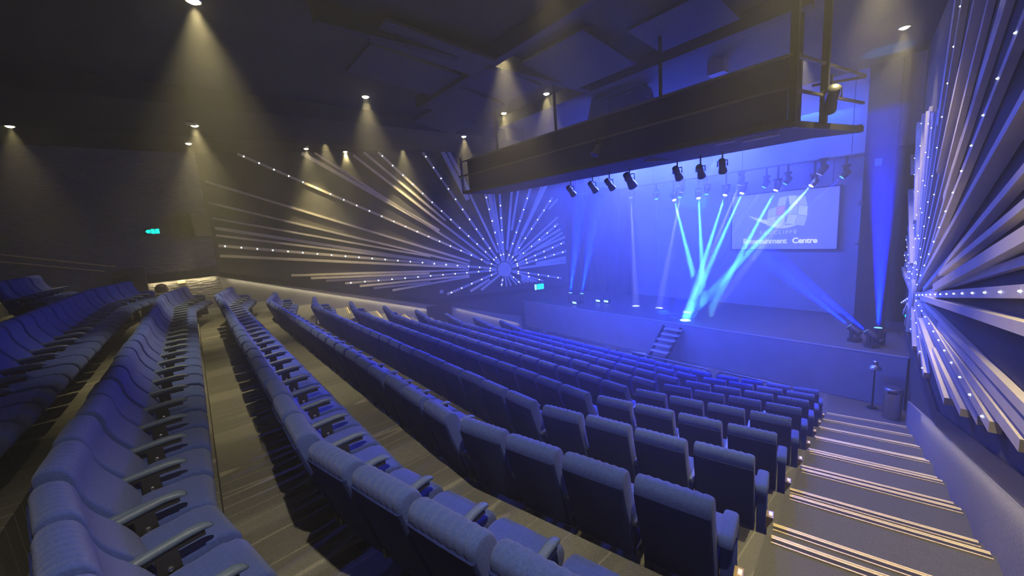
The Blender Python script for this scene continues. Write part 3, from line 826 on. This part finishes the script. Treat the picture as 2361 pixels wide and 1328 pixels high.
MB().add([(-0.25, -0.2, 0), (0.25, -0.2, 0), (0.25, 0.2, 0), (-0.25, 0.2, 0), (-0.25, -0.12, 0.34), (0.25, -0.12, 0.34), (0.25, 0.18, 0.22), (-0.25, 0.18, 0.22)],
         [(0, 3, 2, 1), (4, 5, 6, 7), (0, 1, 5, 4), (1, 2, 6, 5), (2, 3, 7, 6), (3, 0, 4, 7)]).obj('cabinet', WHITEP, wg)
MB().box((0, -0.17, 0.17), (0.44, 0.02, 0.24)).obj('grille', BLACK, wg)

bn = thing('litter_bin', 'round steel litter bin beside the right end of the stage front', 'bin', (-0.88, 11.95, 0))
MB().lathe([(0.155, 0.0), (0.165, 0.02), (0.165, 0.62), (0.15, 0.63)], n=28).obj('body', CHROME, bn, smooth=40)
MB().lathe([(0.172, 0.60), (0.178, 0.63), (0.178, 0.70), (0.15, 0.735), (0.06, 0.75)], n=28).obj('lid', CHROME, bn, smooth=40)
MB().box((0.0, -0.176, 0.665), (0.16, 0.012, 0.05)).obj('opening', BLACK, bn)
sp = thing('floor_lantern', 'low silver lantern on a round base by the stage front', 'lamp', (-1.25, 12.25, 0.16))
MB().lathe([(0.10, -0.16), (0.10, -0.13), (0.02, -0.11), (0.015, 0.80), (0.02, 0.85)], n=20).obj('stand', BLACK, sp, smooth=40)
MB().lathe([(0.05, 0.84), (0.13, 0.86), (0.11, 0.92), (0.06, 0.96), (0.05, 1.05), (0.02, 1.07)], n=20).obj('reflector', CHROME, sp, smooth=40)

dr = thing('door_panel', 'pair of pale push panels on the dark door under the left exit sign', 'door panel', (-14.08, 13.25, 0.72), math.atan2(LD.y, LD.x))
MB().box((-0.37, -0.05, 0), (0.66, 0.05, 0.26)).obj('push_plate', WHITEP, dr)
MB().box((0.33, -0.05, 0), (0.66, 0.05, 0.26)).obj('push_plate', WHITEP, dr)
MB().box((-0.37, -0.09, 0.2), (0.4, 0.05, 0.04)).obj('push_bar', CHROME, dr); MB().box((0.33, -0.09, 0.2), (0.4, 0.05, 0.04)).obj('push_bar', CHROME, dr)
tag(MB().box((0, 0, 0), (0.16, 0.04, 0.15), Matrix.Rotation(math.atan2(LD.y, LD.x), 3, 'Z')).obj('wall_socket', WHITEP, origin=None), 'small pale square wall plate below the left starburst', 'wall plate').location = (xl(8.72) + 0.03, 8.72, 2.34)

def running_man(parent, sx, y, mt, flip=1):
    b = MB()
    def disc(x, z, r): b.lathe([(r, 0), (r, 0.004)], (x * sx, y, z), 10, Matrix.Rotation(PI / 2, 3, 'X'))
    disc(0.0, 0.075, 0.017)
    for p, q in (((0, 0.055), (-0.015, 0.0)), ((-0.015, 0), (0.03, -0.03)), ((0.03, -0.03), (0.02, -0.075)), ((-0.015, 0), (-0.04, -0.035)), ((-0.04, -0.035), (-0.075, -0.04)),
                 ((0, 0.045), (0.04, 0.02)), ((0, 0.045), (-0.04, 0.035))):
        b.bar((p[0] * sx, y - 0.002, p[1]), (q[0] * sx, y - 0.002, q[1]), 0.006, 0.016, (0, 1, 0))
    return b.obj('running_figure', mt, parent)
es = thing('exit_sign', 'glowing turquoise exit sign with arrow on the dark stone wall', 'exit sign', (-18.818, -0.90, 5.93), PI / 2)
DKG = mat('sign_dark_green', (0.0, 0.12, 0.1), 0.5)
MB().box((0, 0.03, 0), (0.42, 0.10, 0.20)).obj('housing', BLACK, es)
MB().box((0.075, -0.025, 0), (0.225, 0.012, 0.17)).obj('lit_panel', EXITG, es)
ar = MB().add([(-0.19, -0.03, 0.0), (-0.13, -0.03, 0.065), (-0.05, -0.03, 0.06), (-0.05, -0.03, -0.06), (-0.13, -0.03, -0.065),
               (-0.19, -0.02, 0.0), (-0.13, -0.02, 0.065), (-0.05, -0.02, 0.06), (-0.05, -0.02, -0.06), (-0.13, -0.02, -0.065)],
              [(0, 1, 2, 3, 4), (9, 8, 7, 6, 5), (0, 5, 6, 1), (1, 6, 7, 2), (2, 7, 8, 3), (3, 8, 9, 4), (4, 9, 5, 0)])
ar.obj('arrow', EXITG, es)
running_man(es, 1.0, -0.034, DKG).location = (0.075, 0, 0)
e2 = thing('exit_sign', 'small green exit sign with pale edge on the left wall by the stage', 'exit sign', (xl(13.35), 13.35, 1.96), math.atan2(LD.y, LD.x))
MB().box((0, -0.04, 0), (0.56, 0.07, 0.32)).obj('housing', BLACK, e2)
MB().box((0.08, -0.08, 0), (0.36, 0.012, 0.28)).obj('lit_panel', EXITG, e2)
MB().box((-0.19, -0.08, 0), (0.11, 0.012, 0.28)).obj('lit_panel', EXITW, e2)
rm = running_man(e2, 1.4, -0.089, DKG); rm.location = (0.08, 0, 0)
e3 = thing('exit_sign', 'tiny green exit lamp at the far end of the right wall', 'exit sign', (xr(12.9) - 0.1, 12.9, 2.26), 0)
MB().box((0, 0.03, 0), (0.12, 0.06, 0.10)).obj('housing', BLACK, e3)
MB().box((0, -0.004, 0), (0.07, 0.01, 0.055)).obj('lit_panel', EXITG, e3)

# ------------------------------------------------------------------ rear left: speaker, pillar, entrance, handrails
ws = thing('wall_speaker', 'dark box loudspeaker on the stone wall beside the left starburst', 'speaker', (-18.55, 0.42, 6.05), 0.35)
MB().box((0, 0, 0), (0.42, 0.52, 0.86), Matrix.Rotation(-0.12, 3, 'Y')).obj('cabinet', mat('speaker_brown', (0.05, 0.045, 0.04), 0.7), ws)
MB().box((0.215, 0, -0.02), (0.02, 0.46, 0.8), Matrix.Rotation(-0.12, 3, 'Y')).obj('grille', mat('speaker_grille', (0.045, 0.04, 0.036), 0.9, var=0.3, vscale=80), ws)
MB().box((-0.25, 0, 0.1), (0.25, 0.1, 0.1)).obj('bracket', BLACK, ws)
struct(MB().box((-18.62, -1.50, 3.85), (0.5, 0.36, 1.7)).obj('column', mat('brown_column', (0.07, 0.055, 0.04), 0.8)))
tb = thing('domed_bin', 'dark bin with a domed lid and gold trim in the far left entrance', 'bin', (-18.35, -0.98, ZR[0]))
MB().box((0, 0, 0.34), (0.34, 0.34, 0.68)).obj('body', mat('bin_brown', (0.10, 0.07, 0.05), 0.6), tb)
for sx_ in (-1, 1):
    for sy_ in (-1, 1):
        MB().box((sx_ * 0.17, sy_ * 0.17, 0.35), (0.03, 0.03, 0.7)).obj('gold_corner', BRASS, tb)
MB().box((0, 0, 0.70), (0.40, 0.40, 0.04)).obj('gold_rim', BRASS, tb)
MB().lathe([(0.17, 0.72), (0.19, 0.80), (0.18, 0.92), (0.12, 1.0), (0.03, 1.03)], n=20).obj('dome', mat('bin_dome', (0.09, 0.05, 0.035), 0.35), tb, smooth=50)
el = thing('wall_light', 'small square amber light on the lit stone behind the seats', 'wall light', (-18.86, -0.42, 4.02))
MB().box((0.01, 0, 0), (0.05, 0.24, 0.12)).obj('body', BRASS, el); MB().box((0.04, 0, 0), (0.02, 0.20, 0.09)).obj('lens', emis('amber', (1, 0.75, 0.3), 1.2), el)
def handrail(y0, z0, y1, z1, label):
    t = thing('handrail', label, 'handrail', (-18.78, (y0 + y1) / 2, (z0 + z1) / 2), 0, 'gold handrails on the rear left wall')
    dy, dz = (y1 - y0) / 2, (z1 - z0) / 2
    MB().tube([(0, -dy, -dz), (0, dy, dz)], 0.022, 10).obj('rail', BRASS, t, smooth=60)
    for f in (-0.8, 0, 0.8):
        MB().tube([(0, dy * f, dz * f), (-0.11, dy * f, dz * f - 0.03)], 0.012, 6).obj('bracket', BRASS, t)
handrail(-5.6, 5.83, -2.0, 4.79, 'upper gold handrail sloping down the rear left stone wall')
handrail(-5.6, 5.60, -2.3, 4.68, 'lower gold handrail sloping down the rear left stone wall')

# ------------------------------------------------------------------ lighting bridge over the stalls
br = thing('lighting_bridge', 'dark lighting catwalk hung from the ceiling before the stage', 'catwalk')
Z0, Z1 = ZO + 1.25, ZO + 2.24
DKSTEEL = mat('bridge_steel', (0.05, 0.05, 0.055), 0.5); PANELM = mat('bridge_panel', (0.03, 0.032, 0.10), 0.75, var=0.2, vscale=2)  # panel colour carries the blue of the stage light falling on it
RAILM = mat('bridge_rail', (0.17, 0.16, 0.16), 0.45)
MB().box(((-10.9 - 1.99) / 2, 7.50, (Z0 + Z1) / 2 + 0.02), (10.9 - 1.99, 0.04, Z1 - Z0 - 0.02)).obj('front_panel', PANELM, br)
dk = MB().prism([(-11.25, 7.5), (-1.95, 7.5), (-1.42, 9.75), (-2.1, 9.3), (-11.25, 9.0)], Z0 - 0.06, Z0)
dk.obj('deck', PANELM, br)
MB().bar((-11.3, 7.48, Z0), (-1.93, 7.48, Z0), 0.06, 0.10).obj('edge_beam', DKSTEEL, br)
MB().bar((-11.3, 7.47, ZO + 1.78), (-1.93, 7.47, ZO + 1.78), 0.035, 0.04).obj('mid_rail', RAILM, br)
MB().bar((-11.3, 7.47, Z1), (-1.93, 7.47, Z1), 0.04, 0.045).obj('hand_rail', RAILM, br)
MB().bar((-1.93, 7.5, Z1), (-1.42, 9.75, Z1 - 0.08), 0.045, 0.045).obj('hand_rail', RAILM, br)
MB().bar((-1.93, 7.5, ZO + 1.74), (-1.42, 9.75, ZO + 1.70), 0.04, 0.04).obj('mid_rail', RAILM, br)
MB().bar((-1.93, 7.5, Z0 - 0.02), (-1.42, 9.75, Z0), 0.06, 0.10).obj('edge_beam', DKSTEEL, br)
MB().bar((-1.42, 9.75, Z0), (-1.42, 9.75, Z1 - 0.06), 0.045, 0.045).obj('post', RAILM, br)
MB().bar((-1.42, 9.75, Z0 + 0.05), (-2.1, 9.35, Z0 + 0.05), 0.05, 0.06).obj('edge_beam', RAILM, br)
MB().bar((-1.42, 9.75, Z1 - .1), (-2.1, 9.35, Z1 - .1), 0.04, 0.04).obj('hand_rail', RAILM, br)
for (x, y, w_) in ((-1.92, 7.5, 0.10), (-1.72, 8.42, 0.10), (-2.25, 9.1, 0.09), (-4.1, 7.52, 0.05), (-6.9, 7.52, 0.05), (-9.3, 7.52, 0.05)):
    MB().bar((x, y, Z0), (x, y, ZC), w_, w_, (0, 1, 0)).obj('hanger', DKSTEEL, br)
for (x, y) in ((-11.3, 7.5), (-11.3, 9.0)):
    MB().bar((x, y, Z0), (x, y, Z1 + 0.15), 0.06, 0.06, (0, 1, 0)).obj('post', DKSTEEL, br)
MB().bar((-11.45, 7.48, ZO + 1.80), (-10.5, 7.48, ZO + 1.78), 0.05, 0.05).obj('mid_rail', DKSTEEL, br)
MB().bar((-11.25, 9.0, Z0), (-2.1, 9.3, Z0), 0.08, 0.12).obj('edge_beam', DKSTEEL, br)
for (x0, x1, y) in ((-3.12, -2.78, 7.62), (-2.75, -2.2, 7.9)):
    MB().box(((x0 + x1) / 2, y, Z0 - 0.08), (x1 - x0, 0.05, 0.03)).obj('strip_plate', WHITEP, br)
MB().bar((-4.5, 9.1, Z0 - 0.02), (-4.5, 7.6, Z0 - 0.12), 0.05, 0.05).obj('cross_brace', RAILM, br)
MB().bar((-5.4, 7.55, Z0), (-4.6, 7.55, ZO + 1.7), 0.03, 0.03).obj('cross_brace', RAILM, br)

def lantern(loc, target, label, group='stage lanterns under the lighting bridge', size=1.0, mt=BLACK, lens=None, drop=0.25):
    t = thing('stage_lantern', label, 'stage light', loc, 0, group)
    d = (Vector(target) - Vector(loc)).normalized()
    q = d.to_track_quat('Z', 'Y').to_matrix()
    MB().lathe([(0.05, -0.26), (0.09, -0.24), (0.10, -0.05), (0.085, 0.0), (0.10, 0.05), (0.125, 0.22), (0.11, 0.225), (0.09, 0.1)][:6], (0, 0, 0), 16, q * size).obj('body', mt, t, smooth=40)
    MB().lathe([(0.105, 0.215), (0.1, 0.228)], (0, 0, 0), 16, q * size).obj('lens', lens or LENSD, t)
    y_ = MB(); s = size
    y_.tube([(-0.14 * s, 0, 0), (-0.14 * s, 0, 0.16 * s), (0.14 * s, 0, 0.16 * s), (0.14 * s, 0, 0)], 0.014, 6)
    y_.tube([(0, 0, 0.16 * s), (0, 0, drop + 0.14 * s)], 0.016, 6)
    y_.obj('yoke', BLACK, t)
    return t
LENSD = mat('dark_lens', (0.05, 0.06, 0.12), 0.15)
LENSC = emis('cyan_lens', (0.15, 0.65, 1.0), 2.0)
lantern((-7.45, 8.6, Z0 - 0.40), (-8, 14, 1.4), 'black lantern hung at the left under the lighting bridge', size=0.75)
lantern((-6.75, 8.7, Z0 - 0.38), (-7, 14, 1.4), 'black lantern with a cyan lens hung under the lighting bridge', lens=LENSC, size=0.75)
lantern((-6.2, 8.7, Z0 - 0.38), (-6, 14, 1.4), 'black lantern hung right of the cyan-lensed one', size=0.75)
lantern((-5.6, 8.7, Z0 - 0.36), (-6, 14, 1.4), 'large black lantern hung near the middle of the bridge', size=0.95)
lantern((-4.42, 8.8, Z0 - 0.36), (-5, 14, 1.4), 'black lantern under the bridge left of the white strips', size=0.75)
lantern((-3.9, 8.8, Z0 - 0.40), (-5, 14, 1.4), 'second black lantern under the bridge near the white strips', size=0.7)
lantern((-3.45, 8.8, Z0 - 0.36), (-5, 14, 1.4), 'black lantern under the bridge nearest the right end', size=0.7)
lantern((-1.62, 8.35, ZO + 1.62), (-4, 14, 2), 'black lantern clamped to the rail at the right end of the bridge', size=0.95, group='lanterns on the bridge rail')
lantern((-5.55, 7.36, ZO + 1.55), (-6, 3, 0), 'small lantern hung on the front of the bridge panel', size=0.7, mt=mat('grey_case', (0.25, 0.24, 0.24), 0.5), group='lanterns on the bridge front', drop=0.12)

pa = thing('flown_speaker', 'pale wedge loudspeaker flown over the left of the stage', 'speaker', (-9.52, 13.0, 6.33))
MB().add([(-0.52, -0.3, 0.02), (0.42, -0.35, -0.02), (0.2, 0.3, -0.18), (-0.3, 0.3, -0.18), (-0.48, -0.3, 0.2), (0.38, -0.35, 0.2), (0.2, 0.35, 0.2), (-0.3, 0.35, 0.2)],
         [(0, 3, 2, 1), (4, 5, 6, 7), (0, 1, 5, 4), (1, 2, 6, 5), (2, 3, 7, 6), (3, 0, 4, 7)]).obj('cabinet', mat('pa_blue', (0.16, 0.30, 0.42), 0.5), pa)
for x in (-0.25, 0.2):
    MB().tube([(x, 0, 0.2), (x, 0, ZC - 6.332)], 0.012, 6).obj('chain', BLACK, pa)
ca = thing('speaker_cluster', 'dark loudspeaker cluster hung from the ceiling behind the bridge', 'speaker', (-6.85, 10.2, 8.1))
for i, (dx, dz, ry) in enumerate(((-0.62, 0.18, 0.3), (0.0, 0.1, 0.0), (0.6, 0.14, -0.3))):
    MB().box((dx, 0.1 * i, dz), (0.56, 0.5, 0.72), Matrix.Rotation(ry, 3, 'Y')).obj('cabinet', mat('pa_navy', (0.05, 0.06, 0.13), 0.6), ca)
MB().box((0, 0.1, 0.56), (1.7, 0.12, 0.08)).obj('fly_bar', BLACK, ca)
pw = thing('ceiling_box', 'pale square box fixed to the ceiling above the bridge', 'box', (-4.28, 10.6, 8.62))
MB().box((0, 0, 0), (0.38, 0.3, 0.44)).obj('case', mat('box_grey', (0.3, 0.29, 0.3), 0.6), pw); MB().box((0.0, -0.16, 0), (0.30, 0.02, 0.36)).obj('lid', mat('box_lid', (0.36, 0.34, 0.34), 0.6), pw)
for (x, y, s, lab) in ((-14.85, -1.4, 0.5, 'faint long vent plate on the ceiling at the far left'), (-12.9, 0.55, 0.28, 'faint small plate on the ceiling left of the middle')):
    tag(MB().box((0, 0, 0), (s, 0.2, 0.03)).obj('ceiling_vent', mat('vent_grey', (0.3, 0.29, 0.28), 0.6)), lab, 'vent').location = (x, y, ZC - 0.02 - (0.4 if -14.4 < x < -11.4 else 0))

# ------------------------------------------------------------------ house downlights
def downlight(x, y, label, z=None, e=1500, wide=62, aim=None):
    z = z or ZC
    t = thing('ceiling_downlight', label, 'downlight', (x, y, z), 0, 'house downlights in the ceiling')
    MB().lathe([(0.075, -0.012), (0.095, -0.02), (0.105, -0.008), (0.105, 0.0)], n=20).obj('trim_ring', mat_cache('ring', lambda: mat('ring_grey', (0.3, 0.3, 0.3), 0.5)), t, smooth=40)
    MB().lathe([(0.072, -0.022), (0.05, -0.04), (0.01, -0.045)], n=16).obj('lens', LENSW, t, smooth=50)
    d = bpy.data.lights.new('downlight_lamp', 'SPOT'); d.energy = e; d.color = (1.0, 0.86, 0.55) if aim else WARM
    d.spot_size = math.radians(wide); d.spot_blend = 1.0; d.shadow_soft_size = 0.05
    o = bpy.data.objects.new('downlight_lamp', d); C.objects.link(o); o.parent = t; o.location = (0, 0, -0.07)
    if aim: o.rotation_euler = (Vector(aim) - Vector((x, y, z - 0.07))).to_track_quat('-Z', 'Y').to_euler()
    return t
_mc = {}
def mat_cache(k, f):
    if k not in _mc: _mc[k] = f()
    return _mc[k]
for (x, y, lab) in [(-7.54, 0.63, 'ceiling downlight cut by the top edge of the picture'), (-17.24, 0.56, 'ceiling downlight above the stone wall corner'),
                    (-16.4, -3.06, 'ceiling downlight at the far left edge'), (-6.76, 4.1, 'ceiling downlight highest of the diagonal left three'),
                    (-8.57, 4.1, 'ceiling downlight middle of the diagonal left three'), (-10.35, 4.12, 'ceiling downlight lowest of the diagonal left three'),
                    (-16.92, 4.11, 'ceiling downlight just over the outer end of a pale slat'), (-17.04, 5.62, 'ceiling downlight second from left over the starburst'),
                    (-6.44, 5.54, 'brightest ceiling downlight right of the diagonal three'), (-7.97, 8.37, 'ceiling downlight nearest the hanging speaker cluster'),
                    (-9.94, 8.42, 'ceiling downlight above the left end of the lighting bridge'), (-15.75, 9.13, 'ceiling downlight beside the leaning slats at the bridge end'),
                    (-15.6, 7.5, 'hidden downlight glowing behind the soffit over the starburst'), (-15.4, 4.4, 'hidden downlight glowing at the soffit edge left of the starburst'),
                    (-1.25, 12.64, 'ceiling downlight at upper right beside the wall slats'), (-3.0, 12.5, 'downlight seen behind the right end post of the bridge'),
                    (0.2, 0.5, 'ceiling downlight over the top of the right aisle'), (-0.85, 4.1, 'ceiling downlight above the right aisle steps'), (-1.1, 8.4, 'ceiling downlight over the lower right aisle'),
                    (-3.9, 4.3, 'ceiling downlight over the middle rows near the top edge'), (-13.1, 0.62, 'ceiling downlight on the soffit line at left'), (-11.57, 7.9, 'ceiling downlight at the soffit edge near the bridge')]:
    hid = -14.4 < x < -11.4
    downlight(x, y, lab, z=(ZC - 0.4 if hid else ZC), e=(1250 if x > 0 else 1700 if x > -1.2 else 500 if (y > 12 or y < 0.6) else 240 if lab.startswith('ceiling downlight over the middle') else 1300 if x > -12 else 1500), aim=((-2.5, 0.9, 2.87) if x > 0 else None), wide=(60 if x > 0 else 52 if x > -1.2 or 'middle rows' in lab else 62))

# ------------------------------------------------------------------ moving lights over the stage and on its floor
BEAMS = []
def beam(p, d, L_, ang, label, mt):  # cone of extra haze added along the lamp's path to draw its beam
    d = d.normalized(); q = d.to_track_quat('Z', 'Y').to_matrix(); tn = math.tan(math.radians(ang / 2)) * 1.02
    o = MB().lathe([(0.03 + tn * 0.06, 0.0), (0.03 + tn * L_, L_)], (0, 0, 0), 24, q).obj('beam_haze_cone', mt)
    o.location = p; o['kind'] = 'stuff'; o['label'] = label; o['category'] = 'light beam'
    return o
def beam_mat(name, dens, col):
    m_ = bpy.data.materials.new(name); m_.use_nodes = True; nt = m_.node_tree
    for n in list(nt.nodes): nt.nodes.remove(n)
    o = nt.nodes.new('ShaderNodeOutputMaterial'); v = nt.nodes.new('ShaderNodeVolumeScatter')
    v.inputs['Density'].default_value = dens; v.inputs['Anisotropy'].default_value = 0.2; v.inputs['Color'].default_value = (*col, 1)
    nt.links.new(v.outputs[0], o.inputs['Volume'])
    return m_
BEAM_C, BEAM_B, BEAM_P, BEAM_F = beam_mat('cyan_beam_tint', 0.05, (0.6, 0.9, 1)), beam_mat('blue_beam_tint', 0.12, (0.06, 0.10, 1)), beam_mat('pale_beam_tint', 0.05, (0.9, 0.9, 1)), beam_mat('deep_blue_beam_tint', 0.5, (0.03, 0.05, 1))  # beam colours put into the tint of the added haze
def head(loc, target, label, group, col, e, ang, lens_col, lens_s, size=1.0, up=True, blend=0.25, lampoff=0.30, rad=0.03, hang=0.66, haze_m=None):
    """a moving-head light: base, yoke arms, tilted head, glowing lens and its lamp"""
    t = thing('moving_head_light', label, 'stage light', loc, 0, group)
    d = (Vector(target) - Vector(loc)).normalized()
    yaw = math.atan2(d.y, d.x) - PI / 2; s = size
    Mz = Matrix.Rotation(yaw, 3, 'Z'); sg = 1 if up else -1
    b = MB(); b.box((0, 0, sg * 0.34 * s), (0.34 * s, 0.26 * s, 0.12 * s), Mz); b.obj('base', BLACK, t)
    if up: MB().tube([(0, 0, 0.38 * s), (0, 0, 6.42 - loc[2])], 0.03, 8).obj('clamp', BLACK, t)
    for sx_ in (-1, 1):
        b = MB(); p = Mz @ Vector((sx_ * 0.17 * s, 0, sg * 0.13 * s)); b.box(p, (0.04 * s, 0.12 * s, 0.36 * s), Mz); b.obj('yoke_arm', BLACK, t)
    q = d.to_track_quat('Z', 'Y').to_matrix()
    MB().lathe([(0.06, -0.20), (0.12, -0.17), (0.135, -0.05), (0.125, 0.12), (0.13, 0.2), (0.118, 0.2)], (0, 0, 0), 18, q * s).obj('head', BLACK, t, smooth=40)
    MB().lathe([(0.112, 0.195), (0.105, 0.215), (0.06, 0.225)], (0, 0, 0), 18, q * s).obj('lens', emis('lens_' + group[:4], lens_col, lens_s), t, smooth=50)
    ld = bpy.data.lights.new('beam_lamp', 'SPOT'); ld.energy = e; ld.color = col; ld.spot_size = math.radians(ang); ld.spot_blend = blend; ld.shadow_soft_size = rad
    o = bpy.data.objects.new('beam_lamp', ld); C.objects.link(o); o.parent = t; o.location = d * lampoff * s; o.rotation_euler = d.to_track_quat('-Z', 'Y').to_euler()
    L_ = (Vector(target) - Vector(loc)).length - lampoff * s - (0.05 if up else 0.0)
    beam(Vector(loc) + d * (lampoff * s + 0.02), d, L_, ang, 'added haze cone of ' + label, haze_m or BEAM_C)
    return t
lx = thing('lighting_bar', 'long lighting bar hung across the stage above the screen', 'lighting bar', (-7, 15.2, 6.40))
MB().tube([(-5.75, 0, 0), (6.0 - 0.9, 0, 0)], 0.03, 8).obj('bar', RAILM, lx)
for x in (-5, -1.7, 1.7, 4.6):
    MB().tube([(x, 0, 0), (x, 0, ZC - 6.402)], 0.008, 6).obj('cable', BLACK, lx)
KH = 15.2 / 17.0
CY = (0.12, 0.62, 1.0); DB = (0.0, 0.02, 1.0); PALE = (0.35, 0.42, 1.0)
gC, gB, gP = 'cyan beam lights over the stage', 'blue beam lights over the stage', 'pale wash lights over the stage'
NTH = ['leftmost', 'second', 'third', 'fourth', 'fifth', 'sixth']
for i, (x, z) in enumerate(((-8.72, 5.83), (-7.62, 5.81), (-6.51, 5.82), (-5.87, 5.82), (-4.72, 5.80), (-3.63, 5.81))):
    tgt = (-5.79, 13.42, ZS) if i in (0, 1, 4) else (-6.32, 13.08, ZS)
    lab = 'moving light with a cyan beam, %s' % ('leftmost of six' if i == 0 else ('rightmost of six' if i == 5 else '%s from left of six' % NTH[i]))
    head((x * KH, 15.2, ZO + (z - ZO) * KH), tgt, lab, gC, CY, 130000, 3.8, (0.75, 0.95, 1.0), 5, blend=0.3, size=0.65)
for i, (x, z, tx, ty) in enumerate(((-9.56, 5.98, -7.6, 13.9), (-8.42, 5.95, -7.4, 13.6), (-7.25, 5.94, -6.8, 13.4), (-5.09, 5.96, -7.0, 13.6), (-4.41, 5.99, -6.9, 13.8), (-2.8, 5.98, -6.6, 13.6))):
    lab = 'moving light with a deep blue beam, %s' % ('leftmost of six' if i == 0 else ('rightmost of six' if i == 5 else '%s from left of six' % NTH[i]))
    head((x * KH, 15.2, ZO + (z - ZO) * KH), (tx, ty, ZS), lab, gB, DB, 40000, 6.0, (0.1, 0.55, 1.0), 1.6, blend=0.4, haze_m=BEAM_B, size=0.65)
for i, (x, z, tx, ty, lab) in enumerate(((-10.83, 6.3, -9.0, 14.2, 'pale wash light at the far left end of the lighting bar'), (-8.28, 6.28, -8.0, 14.3, 'pale wash light second along the lighting bar'),
                                    (-5.92, 6.28, -6.8, 14.2, 'pale wash light third along the lighting bar'), (-3.39, 6.3, -6.0, 14.2, 'pale wash light at the right end of the lighting bar'))):
    head((x * KH, 15.1, ZO + (z - ZO) * KH - 0.08), (tx, ty, ZS), lab, gP, PALE, 38000, 4.0, (0.35, 0.4, 1.0), 0.8, size=0.8, blend=0.3, haze_m=BEAM_P)
gF = 'moving lights on the stage floor'
def fl_head(x, y, tgt, lab, e, ang, up=False):
    return head((x, y, ZS + 0.30), tgt, lab, gF, DB, e, ang, (0.25, 0.75, 1.0), 1.6, up=up, blend=0.5, haze_m=BEAM_F, size=0.75)
fl_head(-12.0, 13.4, (-11.2, 14.2, 8.4), 'floor light at the left of the stage shining up, left one', 120000, 10)
fl_head(-11.4, 13.5, (-10.4, 14.6, 8.4), 'floor light at the left of the stage shining up, right one', 120000, 10)
fl_head(-1.80, 13.3, (-5.2, 15.0, 4.0), 'floor light at the right of the stage aimed across the screen', 70000, 9)
fl_head(-1.42, 12.98, (-4.8, 14.8, 4.0), 'floor light low at the right stage corner aimed across', 40000, 9)
fl_head(-1.35, 13.26, (-1.6, 13.95, 7.3), 'floor light at the right stage corner shining straight up', 90000, 9)
def flood(x, y, lab):
    t = thing('floor_flood', lab, 'stage light', (x, y, ZS))
    MB().box((0, 0, 0.10), (0.26, 0.14, 0.12), Matrix.Rotation(0.3, 3, 'X')).obj('case', BLACK, t)
    MB().box((0, -0.08, 0.11), (0.22, 0.012, 0.09), Matrix.Rotation(0.3, 3, 'X')).obj('lens', emis('flood_lens', (0.45, 0.75, 1.0), 2.0), t)
    MB().box((0, 0, 0.02), (0.2, 0.12, 0.04)).obj('foot', BLACK, t)
flood(-11.42, 13.1, 'small flood between the two left floor lights')
flood(-10.75, 13.95, 'small pale flood lying right of the left floor lights')
flood(-10.35, 14.02, 'small flood farther right of the left floor lights')
sb = thing('stage_box', 'small blue lit box on the portal beside the bridge end', 'box', (-1.72, 14.5, 6.05))
MB().box((0, 0, 0), (0.18, 0.14, 0.24)).obj('case', BLACK, sb); MB().box((0, -0.075, 0), (0.13, 0.012, 0.18)).obj('lens', emis('blue_box', (0.02, 0.06, 1.0), 0.9), sb)
for (z, lab) in ((5.0, 'upper small knob lamp on the dark portal'), (3.9, 'lower small knob lamp on the dark portal')):
    t = thing('portal_lamp', lab, 'stage light', (-2.06, 14.6, z))
    MB().lathe([(0.05, -0.06), (0.07, 0), (0.05, 0.07)], n=12).obj('case', RAILM, t, smooth=50); MB().box((0.03, 0.05, 0), (0.03, 0.1, 0.03)).obj('bracket', BLACK, t)

# ------------------------------------------------------------------ haze
def haze(name, lo, hi, density, aniso=0.4, col=(1, 1, 1)):
    c = [(a + b_) / 2 for a, b_ in zip(lo, hi)]; s = [b_ - a for a, b_ in zip(lo, hi)]
    hm = bpy.data.materials.new(name); hm.use_nodes = True; nt = hm.node_tree
    for n in list(nt.nodes): nt.nodes.remove(n)
    out = nt.nodes.new('ShaderNodeOutputMaterial'); v = nt.nodes.new('ShaderNodeVolumeScatter')
    v.inputs['Density'].default_value = density; v.inputs['Anisotropy'].default_value = aniso; v.inputs['Color'].default_value = (*col, 1)
    nt.links.new(v.outputs[0], out.inputs['Volume'])
    o = MB().box(c, s).obj(name, hm); o['kind'] = 'stuff'; o['label'] = 'thin theatrical haze filling the hall'; o['category'] = 'haze'
    return o
haze('haze', (-19.6, -9.4, -0.5), (2.8, 17.7, 9.6), 0.020)
sh = haze('stage_haze', (-1, -1, -1), (1, 1, 1), 0.017)
sh['label'] = 'denser haze hanging over the stage'
sh.data.clear_geometry()
hp = MB().prism([(xl(9.9) + 0.4, 9.9), (xr(9.9) - 0.4, 9.9), (xr(14.5) - 0.4, 14.5), (xl(14.5) + 0.4, 14.5)], 1.4, 8.3)
sh.data.from_pydata(hp.v, [], hp.f)
